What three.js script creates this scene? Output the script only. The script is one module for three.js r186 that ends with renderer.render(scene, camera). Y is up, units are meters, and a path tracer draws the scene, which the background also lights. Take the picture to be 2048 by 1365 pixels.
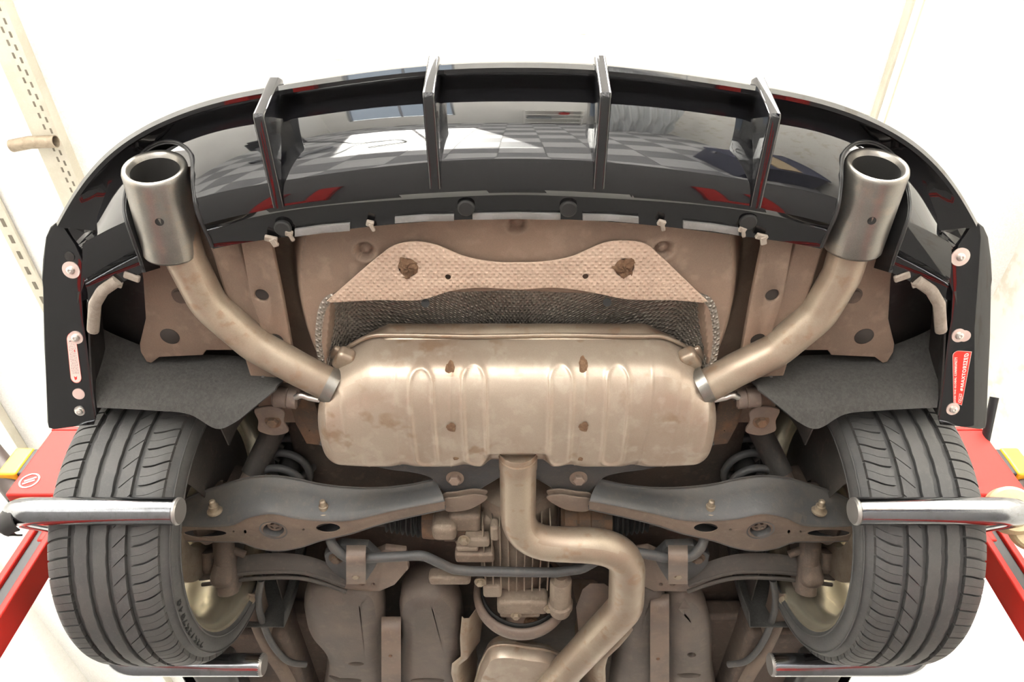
import * as THREE from 'three';
import { mergeGeometries, toCreasedNormals } from 'three/addons/utils/BufferGeometryUtils.js';
import { Brush, Evaluator, SUBTRACTION } from 'three-bvh-csg';
import { RoundedBoxGeometry } from 'three/addons/geometries/RoundedBoxGeometry.js';
import { TextGeometry } from 'three/addons/geometries/TextGeometry.js';
import { FontLoader } from 'three/addons/loaders/FontLoader.js';
import { RectAreaLightUniformsLib } from 'three/addons/lights/RectAreaLightUniformsLib.js';

// ------------------------------------------------------------------ camera, sky, sun, exposure
const scene = new THREE.Scene();
const renderer = new THREE.WebGLRenderer({ antialias: true });
renderer.toneMapping = THREE.LinearToneMapping;
renderer.toneMappingExposure = 1.75;
renderer.shadowMap.enabled = true;
RectAreaLightUniformsLib.init();

const HUB = 2.274;            // height of the wheel centres above the floor, metres
const TYRE_R = 0.3235;        // tyre radius
const FOCAL = 1400, MIDX = 1034, MIDY = 682.5;
const PITCH = 52 * Math.PI / 180, SP = Math.sin(PITCH), CP = Math.cos(PITCH);
const CAMY = -1.024, CAMZ = 1.295;                    // camera relative to the rear axle
const camera = new THREE.PerspectiveCamera(2 * Math.atan(MIDY / FOCAL) * 180 / Math.PI, 2048 / 1365, 0.05, 60);
camera.position.set(0, HUB + CAMY, CAMZ);
camera.up.set(0, 1, 0);
camera.lookAt(0, HUB + CAMY + SP, CAMZ - CP);
camera.setViewOffset(2048, 1365, -10, 0, 2048, 1365);

scene.background = new THREE.Color().setRGB(2.6, 2.9, 3.3);   // hazy daylight outside the window
const sun = new THREE.DirectionalLight(new THREE.Color().setRGB(1, 0.94, 0.85), 75);
sun.position.set(-5.0, 7.0, 16.0); sun.target.position.set(-1.4, 0, 4.6);
sun.castShadow = true;
Object.assign(sun.shadow.camera, { left: -8, right: 8, top: 8, bottom: -8, near: 1, far: 40 });
scene.add(sun, sun.target);

// light panels added out of view to brighten floor and underside (x, z): every panel gets its own fitting and light further down
const CEIL = 4.6;
const PANELS = [[-2.6, 2.6], [-0.4, 2.6], [1.7, 2.6], [-2.6, 5.0], [-0.4, 5.0], [1.7, 5.0], [-2.6, 7.4], [-0.4, 7.4], [1.7, 7.4], [-2.8, -3.6], [1.9, -3.6]];
const PANEL_W = 1.5, PANEL_D = 0.6, PANEL_RADIANCE = 42;

// ------------------------------------------------------------------ helpers
// creased normals worked out at a large scale, because the helper rounds positions to hundredths
function creased(g, angle) { g.scale(1000, 1000, 1000); g = toCreasedNormals(g, angle); g.scale(.001, .001, .001); return g; }
const V = (x, y, z) => new THREE.Vector3(x, y, z);
let seed = 12345;
const rnd = () => { seed = (seed * 1664525 + 1013904223) >>> 0; return seed / 4294967296; };
const lerp = (a, b, t) => a + (b - a) * t, clamp = (x, a = 0, b = 1) => Math.min(b, Math.max(a, x));
const sstep = (a, b, x) => { const t = clamp((x - a) / (b - a)); return t * t * (3 - 2 * t); };

// Measured points: the sight line through a point of the photograph, met with a plane of the car.
// All car coordinates: x to the right, y up, z to the rear, origin midway between the rear wheel centres.
const sight = (px, py) => { const v = (MIDY - py) / FOCAL; return [(px - MIDX) / FOCAL, SP + v * CP, -(CP - v * SP)]; };
function at(px, py, Y) { const [a, b, c] = sight(px, py), t = (Y - CAMY) / b; return V(a * t, Y, CAMZ + c * t); }
function atS(px, py, a0, b0) { const [a, b, c] = sight(px, py), t = (a0 + b0 * CAMZ - CAMY) / (b - b0 * c); return V(a * t, CAMY + b * t, CAMZ + c * t); }
function atZ(px, py, z) { const [a, b, c] = sight(px, py), t = (z - CAMZ) / c; return V(a * t, CAMY + b * t, z); }
function atX(px, py, x) { const [a, b, c] = sight(px, py), t = x / a; return V(x, CAMY + b * t, CAMZ + c * t); }

const taken = new Map();
function numbered(name) { const n = taken.get(name) || 0; taken.set(name, n + 1); return n ? name + '_' + String(n).padStart(3, '0') : name; }

// box-projected uv in metres, so that every grain keeps its real size
function finish(g) {
  const own = g.userData.ownUV;
  if (!g.attributes.normal) g.computeVertexNormals();
  if (g.index) g = g.toNonIndexed();
  const p = g.attributes.position, n = p.count, uv = new Float32Array(n * 2);
  for (let i = 0; i < n; i += 3) {
    const ax = p.getX(i), ay = p.getY(i), az = p.getZ(i), bx = p.getX(i + 1) - ax, by = p.getY(i + 1) - ay, bz = p.getZ(i + 1) - az,
      cx = p.getX(i + 2) - ax, cy = p.getY(i + 2) - ay, cz = p.getZ(i + 2) - az;
    const nx = Math.abs(by * cz - bz * cy), ny = Math.abs(bz * cx - bx * cz), nz = Math.abs(bx * cy - by * cx);
    for (let k = i; k < i + 3; k++) {
      const x = p.getX(k), y = p.getY(k), z = p.getZ(k);
      if (ny >= nx && ny >= nz) { uv[2 * k] = x; uv[2 * k + 1] = z; } else if (nz >= nx) { uv[2 * k] = x; uv[2 * k + 1] = y; } else { uv[2 * k] = z; uv[2 * k + 1] = y; }
    }
  }
  if (!own) g.setAttribute('uv', new THREE.BufferAttribute(uv, 2)); else g.userData.ownUV = true;
  for (const k of Object.keys(g.attributes)) if (!['position', 'normal', 'uv'].includes(k)) g.deleteAttribute(k);
  g.morphAttributes = {}; g.clearGroups();
  return g;
}
const merge = (...gs) => { gs = gs.flat().map(g => finish(g.clone())); return gs.length === 1 ? gs[0] : mergeGeometries(gs, false); };
function mirror(g) {                                  // the same shape on the other side of the car
  g = (g.index ? g.toNonIndexed() : g.clone());
  if (!g.attributes.normal) g.computeVertexNormals();
  for (const key of ['position', 'normal']) {
    const a = g.attributes[key], b = a.array;
    for (let i = 0; i < a.count; i++) b[3 * i] *= -1;
  }
  for (const key of Object.keys(g.attributes)) {
    const a = g.attributes[key], s = a.itemSize, b = a.array;
    for (let i = 0; i < a.count; i += 3) for (let k = 0; k < s; k++) { const t = b[(i + 1) * s + k]; b[(i + 1) * s + k] = b[(i + 2) * s + k]; b[(i + 2) * s + k] = t; }
  }
  return g;
}
const move = (g, x, y, z) => { g = g.clone(); g.translate(x, y, z); return g; };
const both = g => [g, mirror(g)];
// grid of points -> smooth surface
function surf(rows, closeU = false, closeV = false) {
  const nu = rows.length, nv = rows[0].length, pos = [], idx = [];
  for (const r of rows) for (const p of r) pos.push(p.x, p.y, p.z);
  for (let i = 0; i < nu - (closeU ? 0 : 1); i++) for (let j = 0; j < nv - (closeV ? 0 : 1); j++) {
    const a = i * nv + j, b = ((i + 1) % nu) * nv + j, c = ((i + 1) % nu) * nv + (j + 1) % nv, d = i * nv + (j + 1) % nv;
    idx.push(a, b, c, a, c, d);
  }
  const g = new THREE.BufferGeometry();
  g.setAttribute('position', new THREE.Float32BufferAttribute(pos, 3)); g.setIndex(idx); g.computeVertexNormals();
  return g;
}
// sheet of real thickness: th is measured along the surface normal (sign picks the side)
function sheet(rows, th = 0.002) {
  const g = surf(rows), n = g.attributes.normal, nu = rows.length, nv = rows[0].length;
  const back = rows.map((r, i) => r.map((p, j) => V(p.x + n.getX(i * nv + j) * th, p.y + n.getY(i * nv + j) * th, p.z + n.getZ(i * nv + j) * th)));
  const edge = (a, b) => { const e = surf([a, b]); return e; };
  return merge(g, surf(back.map(r => r.slice().reverse())), edge(rows[0], back[0]), edge(rows[nu - 1], back[nu - 1]),
    edge(rows.map(r => r[0]), back.map(r => r[0])), edge(rows.map(r => r[nv - 1]), back.map(r => r[nv - 1])));
}
// flat plate on the plane y = a + b z, thickness th upwards; outline and holes are lists of points
function plate(outline, th, { a = 0, b = 0, holes = [], bevel = 0, crease = 0.6 } = {}) {
  const sh = new THREE.Shape(outline.map(p => new THREE.Vector2(p.x, p.z)));
  for (const h of holes) sh.holes.push(new THREE.Path(h.map(p => new THREE.Vector2(p.x, p.z))));
  let g = new THREE.ExtrudeGeometry(sh, { depth: th - 2 * bevel, bevelEnabled: bevel > 0, bevelSize: bevel, bevelThickness: bevel, bevelOffset: -bevel, bevelSegments: 2, curveSegments: 6 });
  const p = g.attributes.position;
  for (let i = 0; i < p.count; i++) { const x = p.getX(i), z = p.getY(i), d = p.getZ(i) + bevel; p.setXYZ(i, x, a + b * z + d, z); }
  g.deleteAttribute('normal'); g.deleteAttribute('uv');
  const q = g.attributes.position.array;              // swapping two axes turns the faces inside out
  for (let i = 0; i < q.length; i += 9) for (let k = 0; k < 3; k++) { const t = q[i + 3 + k]; q[i + 3 + k] = q[i + 6 + k]; q[i + 6 + k] = t; }
  return creased(g, crease);
}
const smooth = (pts, n, closed = true) => new THREE.CatmullRomCurve3(pts, closed, 'centripetal').getPoints(n).slice(0, closed ? -1 : undefined);
const ring = (c, rx, rz, n = 24, turn = 0) => Array.from({ length: n }, (_, i) => { const q = i / n * 2 * Math.PI, u = Math.cos(q) * rx, w = Math.sin(q) * rz; return V(c.x + u * Math.cos(turn) - w * Math.sin(turn), c.y, c.z + u * Math.sin(turn) + w * Math.cos(turn)); });
// polyline with rounded corners
function fillet(pts, rad, seg = 8) {
  const out = [pts[0].clone()];
  for (let i = 1; i < pts.length - 1; i++) {
    const r = Array.isArray(rad) ? rad[i] : rad, p = pts[i], a = pts[i - 1].clone().sub(p), b = pts[i + 1].clone().sub(p);
    const la = a.length(), lb = b.length(); a.normalize(); b.normalize();
    const half = Math.acos(clamp(a.dot(b), -1, 1)) / 2, d = Math.min(r / Math.tan(half), la * 0.49, lb * 0.49);
    const p0 = p.clone().addScaledVector(a, d), p2 = p.clone().addScaledVector(b, d);
    for (let k = 0; k <= seg; k++) { const t = k / seg; out.push(p0.clone().multiplyScalar((1 - t) * (1 - t)).addScaledVector(p, 2 * t * (1 - t)).addScaledVector(p2, t * t)); }
  }
  out.push(pts[pts.length - 1].clone());
  return out;
}
function resample(pts, n) {
  const L = [0]; for (let i = 1; i < pts.length; i++) L.push(L[i - 1] + pts[i].distanceTo(pts[i - 1]));
  const out = []; let k = 0;
  for (let i = 0; i < n; i++) { const s = L[L.length - 1] * i / (n - 1); while (k < pts.length - 2 && L[k + 1] < s) k++; out.push(pts[k].clone().lerp(pts[k + 1], clamp((s - L[k]) / ((L[k + 1] - L[k]) || 1)))); }
  return out;
}
// tube of varying radius along a path; hollow > 0 makes a wall of that thickness, otherwise the ends are closed
function sweep(path, radius, { n = 20, hollow = 0, squash = 1, cap = true } = {}) {
  const N = path.length, T = path.map((p, i) => path[Math.min(N - 1, i + 1)].clone().sub(path[Math.max(0, i - 1)]).normalize());
  let u = Math.abs(T[0].y) < 0.9 ? V(0, 1, 0) : V(1, 0, 0); u.addScaledVector(T[0], -u.dot(T[0])).normalize();
  const mk = (off) => { let w = u.clone(); return path.map((p, i) => {
    w.addScaledVector(T[i], -w.dot(T[i])).normalize(); const s = V().crossVectors(T[i], w), r = (typeof radius === 'function' ? radius(i / (N - 1)) : radius) - off;
    return Array.from({ length: n }, (_, k) => { const q = k / n * 2 * Math.PI; return p.clone().addScaledVector(w, Math.cos(q) * r).addScaledVector(s, Math.sin(q) * r * squash); });
  }); };
  const outer = mk(0), parts = [surf(outer, false, true)];
  if (hollow > 0) { const inner = mk(hollow); parts.push(surf(inner, false, true), surf([outer[0], inner[0]], false, true), surf([outer[N - 1], inner[N - 1]], false, true)); }
  else if (cap) for (const i of [0, N - 1]) parts.push(surf([outer[i], outer[i].map(() => path[i].clone())], false, true));
  return merge(parts);
}
// solid of revolution about any axis: profile = [radius, along]
function lathe(profile, origin, axis, n = 32) {
  axis = axis.clone().normalize(); const u = Math.abs(axis.y) < 0.9 ? V(0, 1, 0) : V(1, 0, 0); u.addScaledVector(axis, -u.dot(axis)).normalize(); const s = V().crossVectors(axis, u);
  const rows = profile.map(([r, h]) => Array.from({ length: n }, (_, k) => { const q = k / n * 2 * Math.PI; return origin.clone().addScaledVector(axis, h).addScaledVector(u, Math.cos(q) * r).addScaledVector(s, Math.sin(q) * r); }));
  return creased(surf(rows, false, true), 0.5);
}
function box(w, h, d, c, r = 0.004, rot = [0, 0, 0]) { const g = new RoundedBoxGeometry(w, h, d, 2, Math.min(r, w / 2.1, h / 2.1, d / 2.1)); g.rotateX(rot[0]); g.rotateY(rot[1]); g.rotateZ(rot[2]); g.translate(c.x, c.y, c.z); return g; }
function hexBolt(c, axis, r = 0.009, h = 0.008) {
  const head = lathe([[0, 0], [r, 0], [r, h], [r * 0.8, h * 1.15], [0, h * 1.15]], c, axis, 6), washer = lathe([[0, -0.002], [r * 1.5, -0.002], [r * 1.5, 0.001], [0, 0.001]], c, axis, 20);
  return merge(head, washer);
}

// ------------------------------------------------------------------ procedural textures
const hash = (x, y, s) => { let h = (x * 374761393 + y * 668265263 + s * 1274126177) | 0; h = Math.imul(h ^ (h >>> 13), 1274126177); return ((h ^ (h >>> 16)) >>> 0) / 4294967296; };
function pnoise(x, y, per, s) { const xi = Math.floor(x), yi = Math.floor(y), f = x - xi, g = y - yi, u = f * f * (3 - 2 * f), v = g * g * (3 - 2 * g), m = k => ((k % per) + per) % per;
  return lerp(lerp(hash(m(xi), m(yi), s), hash(m(xi + 1), m(yi), s), u), lerp(hash(m(xi), m(yi + 1), s), hash(m(xi + 1), m(yi + 1), s), u), v); }
function fbm(u, v, per, oct, s) { let a = 0, w = 0.5, t = 0; for (let o = 0; o < oct; o++) { a += w * pnoise(u * per, v * per, per, s + o); t += w; w *= 0.55; per *= 2; } return a / t; }
function tex(size, metres, fn, colour = true) {
  const d = new Uint8Array(size * size * 4), enc = c => Math.round(255 * (colour ? (c <= 0.0031308 ? 12.92 * c : 1.055 * Math.pow(c, 1 / 2.4) - 0.055) : c));
  for (let j = 0; j < size; j++) for (let i = 0; i < size; i++) { let c = fn(i / size, j / size); if (typeof c === 'number') c = [c, c, c]; for (let k = 0; k < 3; k++) d[(j * size + i) * 4 + k] = enc(clamp(c[k])); d[(j * size + i) * 4 + 3] = 255; }
  const t = new THREE.DataTexture(d, size, size); t.wrapS = t.wrapT = THREE.RepeatWrapping; t.magFilter = THREE.LinearFilter; t.minFilter = THREE.LinearMipmapLinearFilter; t.generateMipmaps = true;
  if (colour) t.colorSpace = THREE.SRGBColorSpace; t.repeat.set(1 / metres, 1 / metres); t.needsUpdate = true; return t;
}
const mix3 = (a, b, t) => [lerp(a[0], b[0], t), lerp(a[1], b[1], t), lerp(a[2], b[2], t)];
const grit = tex(512, 0.12, (u, v) => 0.6 * fbm(u, v, 32, 4, 3) + 0.4 * hash(Math.floor(u * 512), Math.floor(v * 512), 9), false);
const mat = (o) => { const { c, ...r } = o; const m = new THREE.MeshPhysicalMaterial(r); if (c) m.color.setRGB(...c); m.side = THREE.DoubleSide; return m; };
// grime: base colour mottled with a second one, fine specks of a third
function grime(base, second, speck, { m = 0.5, per = 4, lo = 0.32, hi = 0.70, specks = 0.03, size = 512, s = 1 } = {}) {
  return tex(size, m, (u, v) => { const n = fbm(u, v, per, 5, s), k = fbm(u, v, per * 8, 3, s + 20), h = hash(Math.floor(u * size), Math.floor(v * size), s + 40);
    let c = mix3(base, second, sstep(lo, hi, n)); c = mix3(c, speck, 0.35 * sstep(0.55, 0.85, k)); const f = 0.9 + 0.2 * h; if (h < specks) c = mix3(c, speck, 0.5); return c.map(x => x * f); });
}
// ------------------------------------------------------------------ materials
const dimple = tex(128, 0.0125, (u, v) => {            // pressed diamond dots of the foil shield
  let m = 0; for (const [a, b] of [[0.25, 0.25], [0.75, 0.75]]) { const dx = u - a, dy = v - b; m = Math.max(m, 1 - Math.hypot(dx, dy) / 0.3); } return clamp(m);
}, false);
const M = {
  gloss: mat({ c: [0.006, 0.006, 0.007], roughness: 0.03, ior: 1.62 }),
  glossUnder: mat({ c: [0.01, 0.0095, 0.009], roughness: 0.16, ior: 1.45 }),
  satin: mat({ map: grime([0.012, 0.011, 0.011], [0.02, 0.018, 0.017], [0.05, 0.045, 0.04], { m: 0.4 }), roughness: 0.42 }),
  glass: mat({ c: [0.012, 0.013, 0.014], roughness: 0.03 }),
  rubber: mat({ c: [0.010, 0.010, 0.010], roughness: 0.7 }),
  tyre: mat({ map: grime([0.050, 0.050, 0.051], [0.062, 0.061, 0.060], [0.085, 0.082, 0.078], { m: 0.25, per: 6, specks: 0.01, s: 5 }), roughness: 0.62, bumpMap: grit, bumpScale: 0.0003 }),
  felt: mat({ map: tex(512, 0.1, (u, v) => { const h = hash(Math.floor(u * 512), Math.floor(v * 512), 2), n = fbm(u, v, 24, 4, 8); const b = 0.032 + 0.03 * n + 0.03 * (h - 0.5); return h > 0.985 ? [0.16, 0.15, 0.13] : [b, b * 0.97, b * 0.92]; }), roughness: 0.95, bumpMap: grit, bumpScale: 0.0012 }),
  floorpan: mat({ map: grime([0.225, 0.155, 0.112], [0.175, 0.124, 0.092], [0.29, 0.22, 0.165], { m: 0.7, per: 4, specks: 0.02, s: 11, size: 1024 }), roughness: 0.72, bumpMap: grit, bumpScale: 0.0006 }),
  floordark: mat({ map: grime([0.088, 0.064, 0.05], [0.062, 0.048, 0.04], [0.17, 0.12, 0.085], { m: 0.6, per: 5, s: 15 }), roughness: 0.8, bumpMap: grit, bumpScale: 0.0006 }),
  plug: mat({ c: [0.03, 0.024, 0.02], roughness: 0.7 }),
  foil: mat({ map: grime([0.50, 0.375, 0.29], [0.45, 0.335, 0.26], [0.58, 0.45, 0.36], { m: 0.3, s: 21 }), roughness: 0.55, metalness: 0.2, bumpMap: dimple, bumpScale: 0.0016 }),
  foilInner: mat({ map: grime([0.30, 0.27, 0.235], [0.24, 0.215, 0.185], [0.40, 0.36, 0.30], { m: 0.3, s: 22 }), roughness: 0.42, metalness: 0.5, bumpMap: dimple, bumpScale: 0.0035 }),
  rust: mat({ map: grime([0.19, 0.115, 0.065], [0.13, 0.07, 0.038], [0.07, 0.045, 0.03], { m: 0.02, s: 31 }), roughness: 0.9, bumpMap: grit, bumpScale: 0.001 }),
  muffler: mat({ map: tex(1024, 0.9, (u, v) => {      // stainless shell: tan road film, rust bloom, dark flecks
    const n = fbm(u, v, 6, 5, 41), k = fbm(u, v, 40, 4, 44), r = fbm(u, v, 22, 4, 47), st = fbm(u, v * 0.999, 9, 3, 49), h = hash(Math.floor(u * 1024), Math.floor(v * 1024), 50);
    let c = mix3([0.385, 0.318, 0.256], [0.325, 0.252, 0.198], sstep(0.30, 0.72, n)); c = mix3(c, [0.46, 0.40, 0.33], 0.5 * sstep(0.5, 0.8, k));
    c = mix3(c, [0.22, 0.13, 0.07], 0.6 * sstep(0.62, 0.80, r) * sstep(0.40, 0.65, st)); return c.map(x => x * (0.94 + 0.12 * h)); }), metalness: 0.42, roughness: 0.40, bumpMap: grit, bumpScale: 0.0001 }),
  pipe: mat({ map: tex(512, 0.5, (u, v) => { const n = fbm(u, v, 6, 5, 61), r = fbm(u, v, 26, 4, 64), h = hash(Math.floor(u * 512), Math.floor(v * 512), 66);
    let c = mix3([0.350, 0.288, 0.222], [0.285, 0.218, 0.166], sstep(0.30, 0.70, n)); c = mix3(c, [0.26, 0.16, 0.10], 0.6 * sstep(0.58, 0.82, r)); return c.map(x => x * (0.93 + 0.14 * h)); }), metalness: 0.45, roughness: 0.42, bumpMap: grit, bumpScale: 0.0001 }),
  tip: mat({ map: grime([0.25, 0.24, 0.222], [0.19, 0.178, 0.162], [0.31, 0.26, 0.21], { m: 0.35, per: 3, s: 71 }), metalness: 0.8, roughness: 0.36 }),
  sootAndHoleShade: mat({ c: [0.012, 0.011, 0.010], roughness: 0.9 }),  // real soot in the bore; also the dark of the drain hole
  arm: mat({ map: grime([0.058, 0.058, 0.060], [0.075, 0.070, 0.066], [0.11, 0.095, 0.08], { m: 0.35, per: 5, s: 81 }), roughness: 0.55, bumpMap: grit, bumpScale: 0.0004 }),
  armDust: mat({ map: grime([0.16, 0.118, 0.09], [0.125, 0.095, 0.075], [0.20, 0.155, 0.12], { m: 0.4, per: 5, s: 85 }), roughness: 0.7, bumpMap: grit, bumpScale: 0.0004 }),
  dark: mat({ map: grime([0.040, 0.036, 0.033], [0.058, 0.050, 0.044], [0.10, 0.08, 0.065], { m: 0.35, s: 91 }), roughness: 0.75, bumpMap: grit, bumpScale: 0.0005 }),
  cast: mat({ map: grime([0.25, 0.20, 0.155], [0.19, 0.145, 0.11], [0.34, 0.28, 0.22], { m: 0.2, per: 5, s: 95 }), roughness: 0.62, metalness: 0.25, bumpMap: grit, bumpScale: 0.0007 }),
  tank: mat({ map: grime([0.135, 0.105, 0.086], [0.09, 0.074, 0.064], [0.16, 0.125, 0.10], { m: 0.5, per: 3, s: 101 }), roughness: 0.6, bumpMap: grit, bumpScale: 0.0005 }),
  strap: mat({ map: grime([0.19, 0.14, 0.108], [0.145, 0.11, 0.09], [0.24, 0.18, 0.14], { m: 0.3, s: 105 }), roughness: 0.6 }),
  clipGrey: mat({ map: grime([0.185, 0.18, 0.18], [0.15, 0.145, 0.14], [0.24, 0.22, 0.20], { m: 0.1, s: 111 }), roughness: 0.55 }),
  foam: mat({ map: grime([0.31, 0.265, 0.225], [0.25, 0.21, 0.175], [0.17, 0.14, 0.12], { m: 0.06, s: 115 }), roughness: 0.9, bumpMap: grit, bumpScale: 0.001 }),
  zinc: mat({ c: [0.55, 0.53, 0.50], metalness: 0.9, roughness: 0.35 }),
  dustyZinc: mat({ map: grime([0.33, 0.27, 0.20], [0.25, 0.20, 0.15], [0.4, 0.34, 0.27], { m: 0.06, s: 121 }), metalness: 0.5, roughness: 0.5 }),
  washer: mat({ c: [0.78, 0.62, 0.57], metalness: 0.6, roughness: 0.3 }),
  chrome: mat({ map: grime([0.29, 0.30, 0.32], [0.24, 0.245, 0.26], [0.17, 0.165, 0.16], { m: 0.3, per: 8, lo: 0.5, hi: 0.7, s: 125 }), metalness: 1, roughness: 0.14, bumpMap: grit, bumpScale: 0.00005 }),
  chromeEnd: mat({ c: [0.30, 0.29, 0.28], metalness: 0.7, roughness: 0.4 }),
  red: mat({ c: [0.38, 0.013, 0.008], roughness: 0.5, specularIntensity: 0.6 }),
  yellow: mat({ c: [0.80, 0.40, 0.02], roughness: 0.4 }),
  black: mat({ c: [0.012, 0.012, 0.013], roughness: 0.5 }),
  brownblack: mat({ c: [0.035, 0.022, 0.018], roughness: 0.45 }),
  roller: mat({ map: grime([0.46, 0.37, 0.22], [0.41, 0.32, 0.19], [0.32, 0.25, 0.15], { m: 0.1, s: 131 }), roughness: 0.45 }),
  rim: mat({ c: [0.52, 0.48, 0.38], metalness: 0.75, roughness: 0.27 }),
  spoke: mat({ c: [0.62, 0.56, 0.42], metalness: 0.75, roughness: 0.3 }),
  disc: mat({ map: grime([0.36, 0.31, 0.25], [0.30, 0.25, 0.20], [0.2, 0.13, 0.08], { m: 0.12, s: 135 }), metalness: 0.8, roughness: 0.4 }),
  white: mat({ c: [0.80, 0.79, 0.76], roughness: 0.6 }),
  rustyFrame: mat({ map: grime([0.15, 0.085, 0.05], [0.09, 0.065, 0.048], [0.22, 0.12, 0.06], { m: 0.12, s: 139 }), roughness: 0.85, bumpMap: grit, bumpScale: 0.0006 }),
  wall: mat({ map: grime([0.80, 0.79, 0.76], [0.77, 0.76, 0.73], [0.72, 0.70, 0.65], { m: 1.6, per: 4, s: 141 }), roughness: 0.9 }),
  ceiling: mat({ map: grime([0.84, 0.83, 0.81], [0.82, 0.81, 0.785], [0.8, 0.79, 0.75], { m: 2.2, per: 4, s: 145 }), roughness: 0.9 }),
  stone: mat({ map: tex(512, 1.1, (u, v) => { const n = fbm(u, v, 7, 5, 151), k = fbm(u, v, 18, 4, 155); let c = [0.80, 0.78, 0.73]; c = mix3(c, [0.68, 0.63, 0.54], sstep(0.5, 0.72, n) * sstep(0.35, 0.6, k)); return c; }), roughness: 0.95, bumpMap: grit, bumpScale: 0.002 }),
  rail: mat({ map: grime([0.56, 0.53, 0.45], [0.50, 0.47, 0.39], [0.62, 0.58, 0.49], { m: 0.5, s: 161 }), metalness: 0.2, roughness: 0.5 }),
  railDark: mat({ c: [0.16, 0.14, 0.11], roughness: 0.8 }),
  tileLight: mat({ map: grime([0.56, 0.56, 0.57], [0.51, 0.51, 0.52], [0.44, 0.43, 0.43], { m: 1.0, s: 165 }), roughness: 0.45 }),
  tileDark: mat({ map: grime([0.27, 0.27, 0.28], [0.24, 0.24, 0.25], [0.30, 0.30, 0.31], { m: 1.0, s: 169 }), roughness: 0.45 }),
  shadedSlab: mat({ c: [0.095, 0.092, 0.09], roughness: 0.8 }),  // dark tone stands for the shade under the car
  addedLampGlow: mat({ c: [0.9, 0.9, 0.9], emissive: new THREE.Color(1, 0.97, 0.9), emissiveIntensity: 14, roughness: 0.5 }),
  pane: mat({ c: [0.96, 0.98, 0.98], roughness: 0.02, transmission: 1, thickness: 0, ior: 1.5 }),
  plastic: mat({ c: [0.75, 0.77, 0.79], roughness: 0.25, transmission: 0.35, thickness: 0 }),
  navy: mat({ c: [0.03, 0.034, 0.07], roughness: 0.4 }),
  steelGrey: mat({ c: [0.30, 0.31, 0.33], roughness: 0.45, metalness: 0.4 }),
  carton: mat({ c: [0.42, 0.32, 0.2], roughness: 0.8 }),
};

// ------------------------------------------------------------------ objects and parts
function shade(o) { o.castShadow = true; o.receiveShadow = true; return o; }
function part(name, geo, material, parent) { const m = shade(new THREE.Mesh(finish(Array.isArray(geo) ? merge(geo) : geo), material)); m.name = name; parent.add(m); return m; }
function thing(name, label, category, [x, y, z] = [0, 0, 0], group) { const o = new THREE.Group(); o.name = numbered(name); o.position.set(x, y, z); o.userData = { label, category }; if (group) o.userData.group = group; scene.add(o); return o; }
function struct(name, geo, material, label) { const m = part(name, geo, material, scene); m.userData = { kind: 'structure', label, category: name.split('_')[0] }; return m; }

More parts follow.
